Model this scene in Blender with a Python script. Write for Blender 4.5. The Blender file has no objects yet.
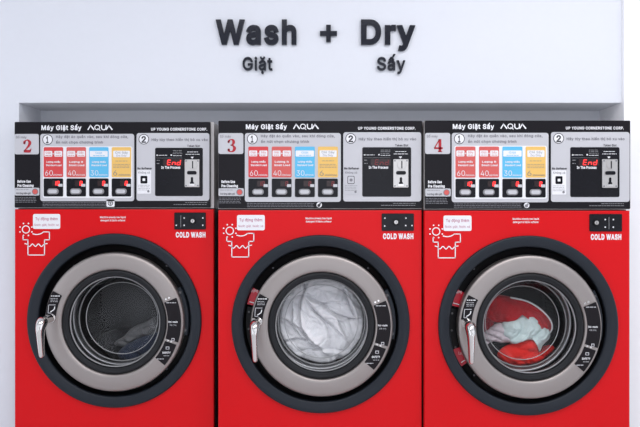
import bpy, bmesh, math, random
from mathutils import Vector, Matrix, noise
from mathutils.geometry import delaunay_2d_cdt
PI = math.pi
C = bpy.context.scene.collection
S = 250.0            # pixels per metre on the reference machine's front plane
ZC = 1.34            # camera height
D = 2.4              # camera distance to that plane
random.seed(4)

def X(px): return (px-320.0)/S
def Z(py): return ZC-(py-213.5)/S

# ------------------------------------------------------------------ materials
MATS = {}
def mat(name, col, rough=0.5, metal=0.0, bump=0.0, scale=60, var=0.0, coat=0.0, emit=0.0, spec=0.5, aniso=0.0):
    if name in MATS: return MATS[name]
    m = bpy.data.materials.new(name); m.use_nodes = True
    nt = m.node_tree; b = nt.nodes['Principled BSDF']
    b.inputs['Base Color'].default_value = (*col, 1)
    b.inputs['Roughness'].default_value = rough
    b.inputs['Metallic'].default_value = metal
    b.inputs['Specular IOR Level'].default_value = spec
    b.inputs['Coat Weight'].default_value = coat
    b.inputs['Coat Roughness'].default_value = 0.12
    if aniso: b.inputs['Anisotropic'].default_value = aniso
    if emit:
        b.inputs['Emission Color'].default_value = (*col, 1)
        b.inputs['Emission Strength'].default_value = emit
    tc = nt.nodes.new('ShaderNodeTexCoord')
    if var > 0:
        n = nt.nodes.new('ShaderNodeTexNoise'); n.inputs['Scale'].default_value = scale*0.3
        n.inputs['Detail'].default_value = 3
        nt.links.new(tc.outputs['Object'], n.inputs['Vector'])
        r = nt.nodes.new('ShaderNodeMapRange')
        r.inputs['To Min'].default_value = 1-var; r.inputs['To Max'].default_value = 1+var
        nt.links.new(n.outputs['Fac'], r.inputs['Value'])
        mx = nt.nodes.new('ShaderNodeVectorMath'); mx.operation = 'SCALE'
        mx.inputs[0].default_value = col
        nt.links.new(r.outputs['Result'], mx.inputs['Scale'])
        nt.links.new(mx.outputs['Vector'], b.inputs['Base Color'])
    if bump > 0:
        n = nt.nodes.new('ShaderNodeTexNoise'); n.inputs['Scale'].default_value = scale
        n.inputs['Detail'].default_value = 4
        nt.links.new(tc.outputs['Object'], n.inputs['Vector'])
        bp = nt.nodes.new('ShaderNodeBump'); bp.inputs['Strength'].default_value = bump
        bp.inputs['Distance'].default_value = 0.002
        nt.links.new(n.outputs['Fac'], bp.inputs['Height'])
        nt.links.new(bp.outputs['Normal'], b.inputs['Normal'])
    MATS[name] = m
    return m

def glass_mat():
    m = bpy.data.materials.new('door_glass'); m.use_nodes = True
    nt = m.node_tree; nt.nodes.clear()
    out = nt.nodes.new('ShaderNodeOutputMaterial')
    tr = nt.nodes.new('ShaderNodeBsdfTransparent'); tr.inputs['Color'].default_value = (0.97, 0.98, 0.98, 1)
    gl = nt.nodes.new('ShaderNodeBsdfGlossy'); gl.inputs['Roughness'].default_value = 0.10
    gl.inputs['Color'].default_value = (0.55, 0.56, 0.57, 1)
    lw = nt.nodes.new('ShaderNodeLayerWeight'); lw.inputs['Blend'].default_value = 0.5     # thin pane: same reflection from both sides
    pw = nt.nodes.new('ShaderNodeMath'); pw.operation = 'POWER'; pw.inputs[1].default_value = 4.5
    fr = nt.nodes.new('ShaderNodeMath'); fr.operation = 'MULTIPLY_ADD'; fr.inputs[1].default_value = 0.8; fr.inputs[2].default_value = 0.028
    nt.links.new(lw.outputs['Facing'], pw.inputs[0]); nt.links.new(pw.outputs[0], fr.inputs[0])
    mx = nt.nodes.new('ShaderNodeMixShader')
    nt.links.new(fr.outputs[0], mx.inputs[0]); nt.links.new(tr.outputs[0], mx.inputs[1]); nt.links.new(gl.outputs[0], mx.inputs[2])
    df = nt.nodes.new('ShaderNodeBsdfDiffuse'); df.inputs['Color'].default_value = (0.62, 0.62, 0.64, 1)   # faint grey haze mixed into the glass
    m2 = nt.nodes.new('ShaderNodeMixShader'); m2.inputs[0].default_value = 0.012
    nt.links.new(mx.outputs[0], m2.inputs[1]); nt.links.new(df.outputs[0], m2.inputs[2]); nt.links.new(m2.outputs[0], out.inputs[0])
    return m

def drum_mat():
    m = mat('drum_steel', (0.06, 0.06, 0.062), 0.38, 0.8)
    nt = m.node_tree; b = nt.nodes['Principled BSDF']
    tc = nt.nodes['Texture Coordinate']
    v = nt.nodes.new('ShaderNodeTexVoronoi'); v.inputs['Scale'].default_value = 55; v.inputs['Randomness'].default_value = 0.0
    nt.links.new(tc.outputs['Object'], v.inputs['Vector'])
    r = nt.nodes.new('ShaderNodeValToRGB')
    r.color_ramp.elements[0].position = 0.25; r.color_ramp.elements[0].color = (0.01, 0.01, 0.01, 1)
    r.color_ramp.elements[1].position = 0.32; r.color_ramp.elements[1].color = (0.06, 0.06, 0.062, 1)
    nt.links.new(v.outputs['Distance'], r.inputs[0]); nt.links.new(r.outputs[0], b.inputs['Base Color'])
    return m

def brushed_mat():
    m = mat('brushed_steel', (0.36, 0.325, 0.31), 0.36, 0.9)
    nt = m.node_tree; b = nt.nodes['Principled BSDF']; tc = nt.nodes['Texture Coordinate']
    mp = nt.nodes.new('ShaderNodeMapping'); mp.inputs['Scale'].default_value = (900, 60, 60)
    n = nt.nodes.new('ShaderNodeTexNoise'); n.inputs['Scale'].default_value = 1.0; n.inputs['Detail'].default_value = 5
    nt.links.new(tc.outputs['Object'], mp.inputs['Vector']); nt.links.new(mp.outputs[0], n.inputs['Vector'])
    r = nt.nodes.new('ShaderNodeMapRange'); r.inputs['To Min'].default_value = 0.34; r.inputs['To Max'].default_value = 0.52
    nt.links.new(n.outputs['Fac'], r.inputs['Value']); nt.links.new(r.outputs[0], b.inputs['Roughness'])
    bp = nt.nodes.new('ShaderNodeBump'); bp.inputs['Strength'].default_value = 0.12; bp.inputs['Distance'].default_value = 0.001
    nt.links.new(n.outputs['Fac'], bp.inputs['Height']); nt.links.new(bp.outputs[0], b.inputs['Normal'])
    return m

GLASS = glass_mat()
DRUM = drum_mat()
BRUSH = brushed_mat()
RED = mat('red_enamel', (0.64, 0.0035, 0.007), 0.30, 0, bump=0.06, scale=420, var=0.03, spec=0.2)
SIDE = mat('cabinet_steel', (0.10, 0.10, 0.105), 0.5, 0.3, var=0.05)
DARK = mat('dark_console', (0.0075, 0.0065, 0.009), 0.32, 0, var=0.04, spec=0.2)
FRAME = mat('console_edge', (0.46, 0.44, 0.43), 0.4, 0.2, var=0.04)
LGREY = mat('light_grey_print', (0.53, 0.53, 0.555), 0.42, 0, var=0.02)
WHITE = mat('white_print', (0.80, 0.80, 0.82), 0.5, 0, var=0.01)
INK = mat('dark_print', (0.02, 0.02, 0.025), 0.5, 0, var=0.02)
GINK = mat('grey_print', (0.20, 0.20, 0.22), 0.5, 0, var=0.02)
PINK = mat('pink_print', (0.45, 0.10, 0.20), 0.5, 0, var=0.02)
NUMRED = mat('number_red', (0.42, 0.008, 0.02), 0.45, 0, var=0.02)
SLATE = mat('slate_plastic', (0.015, 0.019, 0.026), 0.38, 0, bump=0.05, scale=500, var=0.04, spec=0.25)
BLACK = mat('black_plastic', (0.003, 0.003, 0.004), 0.4, 0, var=0.1, spec=0.2)
RUBBER = mat('black_rubber', (0.009, 0.010, 0.012), 0.5, 0, bump=0.05, scale=200, var=0.05, spec=0.3)
CHROME = mat('chrome', (0.70, 0.68, 0.66), 0.10, 1.0, var=0.02)
STEEL = mat('coin_steel', (0.62, 0.60, 0.58), 0.3, 0.9, bump=0.05, scale=300, var=0.05)
BTN = mat('button_grey', (0.27, 0.27, 0.28), 0.35, 0.3, var=0.02)
BLK = mat('black_gloss_panel', (0.006, 0.006, 0.009), 0.25, 0, var=0.1, spec=0.25)
LED = mat('led_red', (1.0, 0.03, 0.03), 0.4, 0, emit=1.3)
LEDDIM = mat('led_dim', (0.16, 0.015, 0.02), 0.4, 0, emit=0.04)
LEDOFF = mat('led_window', (0.022, 0.009, 0.010), 0.25, 0, var=0.1)
C_RED = mat('card_red', (0.62, 0.045, 0.05), 0.45, 0, var=0.01)
C_CORAL = mat('card_coral', (0.62, 0.10, 0.09), 0.45, 0, var=0.01)
C_BLUE = mat('card_blue', (0.10, 0.47, 0.74), 0.45, 0, var=0.01)
C_YEL = mat('card_yellow', (0.80, 0.50, 0.13), 0.45, 0, var=0.01)
LAB = mat('label_black', (0.008, 0.006, 0.008), 0.4, 0, var=0.05, spec=0.2)
STICK = mat('sticker_red', (0.55, 0.01, 0.03), 0.35, 0, var=0.02)
ACRYL = mat('letter_acrylic', (0.012, 0.014, 0.022), 0.12, 0, var=0.03, spec=0.3)
LIPM = mat('lens_rim', (0.30, 0.30, 0.305), 0.3, 0.0, var=0.05)
BOWLGLINT = mat('bowl_highlight', (0.50, 0.50, 0.51), 0.3, 0.0, var=0.03)
MOUTH = mat('mouth_steel', (0.42, 0.42, 0.43), 0.33, 0.85, var=0.04)
WALLW = mat('column_paint_brightened', (0.90, 0.90, 0.92), 0.62, 0, bump=0.06, scale=180, var=0.012)  # wall paint whitened: the column's extra brightness is put into its colour
WALL = mat('wall_paint', (0.71, 0.73, 0.775), 0.62, 0, bump=0.06, scale=180, var=0.012)
FLOORM = mat('floor_tile', (0.68, 0.68, 0.69), 0.35, 0, bump=0.03, scale=20, var=0.06)
CEIL = mat('ceiling_paint', (0.72, 0.72, 0.74), 0.8, 0, var=0.02)

# ------------------------------------------------------------------ mesh builder
class MB:
    """collects geometry with several material slots and links it as one mesh object"""
    def __init__(s): s.v = []; s.f = []; s.m = []; s.mats = []; s.smooth = []
    def mi(s, m):
        if m not in s.mats: s.mats.append(m)
        return s.mats.index(m)
    def add(s, vs, fs, m, smooth=False):
        o = len(s.v); s.v += [tuple(v) for v in vs]; k = s.mi(m)
        for f in fs: s.f.append([i+o for i in f]); s.m.append(k); s.smooth.append(smooth)
    def box(s, a, b, m):
        x0, y0, z0 = a; x1, y1, z1 = b
        s.add([(x0,y0,z0),(x1,y0,z0),(x1,y1,z0),(x0,y1,z0),(x0,y0,z1),(x1,y0,z1),(x1,y1,z1),(x0,y1,z1)],
              [(0,3,2,1),(4,5,6,7),(0,1,5,4),(1,2,6,5),(2,3,7,6),(3,0,4,7)], m)
    def prism(s, pts, y0, y1, m, bev=0.0, smooth=False):
        """pts: ccw outline seen from the front (-y), list of (x, z); y0 front, y1 back"""
        n = len(pts)
        if bev > 0:
            cx = sum(p[0] for p in pts)/n; cz = sum(p[1] for p in pts)/n
            w = max(p[0] for p in pts)-min(p[0] for p in pts); h = max(p[1] for p in pts)-min(p[1] for p in pts)
            ins = [(cx+(p[0]-cx)*(1-2*bev/w), cz+(p[1]-cz)*(1-2*bev/h)) for p in pts]
            vs = [(p[0], y0, p[1]) for p in ins]+[(p[0], y0+bev, p[1]) for p in pts]+[(p[0], y1, p[1]) for p in pts]
            fs = [list(range(n))]
            for k in range(2):
                for i in range(n):
                    j = (i+1) % n; fs.append((k*n+i, (k+1)*n+i, (k+1)*n+j, k*n+j))
            fs.append(list(range(3*n-1, 2*n-1, -1)))
        else:
            vs = [(p[0], y0, p[1]) for p in pts]+[(p[0], y1, p[1]) for p in pts]
            fs = [list(range(n))]+[(i, n+i, n+(i+1) % n, (i+1) % n) for i in range(n)]+[list(range(2*n-1, n-1, -1))]
        s.add(vs, fs, m, smooth)
    def rr(s, px0, py0, px1, py1, r, y0, y1, m, bev=0.0):
        """rounded rectangle given in reference pixels"""
        x0, x1, z1, z0 = X(px0), X(px1), Z(py0), Z(py1); r = r/S
        s.prism(rrect(x0, z0, x1, z1, r), y0, y1, m, bev)
    def disc(s, cx, cz, r, y0, y1, m, n=24, bev=0.0, ez=1.0):
        s.prism([(cx+r*math.cos(2*PI*i/n), cz+ez*r*math.sin(2*PI*i/n)) for i in range(n)], y0, y1, m, bev)
    def lathe(s, prof, c, m, n=96, smooth=True, a0=0.0, a1=2*PI, closed=False):
        cx, cz = c; full = abs(a1-a0-2*PI) < 1e-6; k = len(prof); cols = n if full else n+1
        vs = []
        for i in range(cols):
            a = a0+(a1-a0)*i/n
            for r, y in prof: vs.append((cx+r*math.cos(a), y, cz+r*math.sin(a)))
        fs = []
        kk = k if closed else k-1
        for i in range(n):
            j = (i+1) % cols
            for q in range(kk):
                p = (q+1) % k
                fs.append((i*k+q, i*k+p, j*k+p, j*k+q))
        if not full and closed:
            fs.append(list(range(k))); fs.append([n*k+q for q in range(k-1, -1, -1)])
        s.add(vs, fs, m, smooth)
    def ribbon(s, pts, y, m, closed=False):
        """flat stroke of varying width; pts (x, z, w)"""
        n = len(pts); vs = []
        for i, (x, z, w) in enumerate(pts):
            a = pts[i-1] if (i > 0 or closed) else pts[i]; b = pts[(i+1) % n] if (i < n-1 or closed) else pts[i]
            dx, dz = b[0]-a[0], b[1]-a[1]; l = math.hypot(dx, dz) or 1
            nx, nz = -dz/l, dx/l
            vs += [(x+nx*w/2, y, z+nz*w/2), (x-nx*w/2, y, z-nz*w/2)]
        fs = []
        for i in range(n if closed else n-1):
            j = (i+1) % n; fs.append((2*i, 2*i+1, 2*j+1, 2*j))
        s.add(vs, fs, m)
    def text(s, t, px0, py_base, h, m, y, px1=None, bold=0.0, align='l', slant=0.0, depth=0.0):
        """text set in reference pixels: left edge px0, baseline py_base, capital height h, optional right edge px1"""
        vs, fs, x0, x1, cap = glyphs(t, bold, depth)
        sz = h/cap/S
        sx = sz if px1 is None else (px1-px0)/S/(x1-x0)
        ox = X(px0)
        if px1 is None and align == 'c': ox -= (x1-x0)*sx/2
        oz = Z(py_base)
        out = [(ox+(v[0]-x0)*sx+slant*v[1]*sz, y-v[2]*sz, oz+v[1]*sz) for v in vs]
        s.add(out, fs, m)
    def build(s, name, parent=None, bevel=0.0, recalc=False):
        me = bpy.data.meshes.new(name); me.from_pydata(s.v, [], s.f)
        for m in s.mats: me.materials.append(m)
        me.polygons.foreach_set('material_index', s.m); me.polygons.foreach_set('use_smooth', s.smooth)
        if recalc:
            bm = bmesh.new(); bm.from_mesh(me); bmesh.ops.remove_doubles(bm, verts=bm.verts, dist=1e-6)
            bmesh.ops.recalc_face_normals(bm, faces=bm.faces); bm.to_mesh(me); bm.free()
        me.update()
        o = bpy.data.objects.new(name, me); C.objects.link(o); o.parent = parent
        if bevel:
            b = o.modifiers.new('bevel', 'BEVEL'); b.width = bevel; b.segments = 3; b.limit_method = 'ANGLE'; b.angle_limit = math.radians(50)
        return o

def rrect(x0, z0, x1, z1, r, n=5):
    pts = []
    for (cx, cz, a) in ((x1-r, z0+r, -PI/2), (x1-r, z1-r, 0), (x0+r, z1-r, PI/2), (x0+r, z0+r, PI)):
        for i in range(n+1):
            t = a+PI/2*i/n; pts.append((cx+r*math.cos(t), cz+r*math.sin(t)))
    return pts

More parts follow.
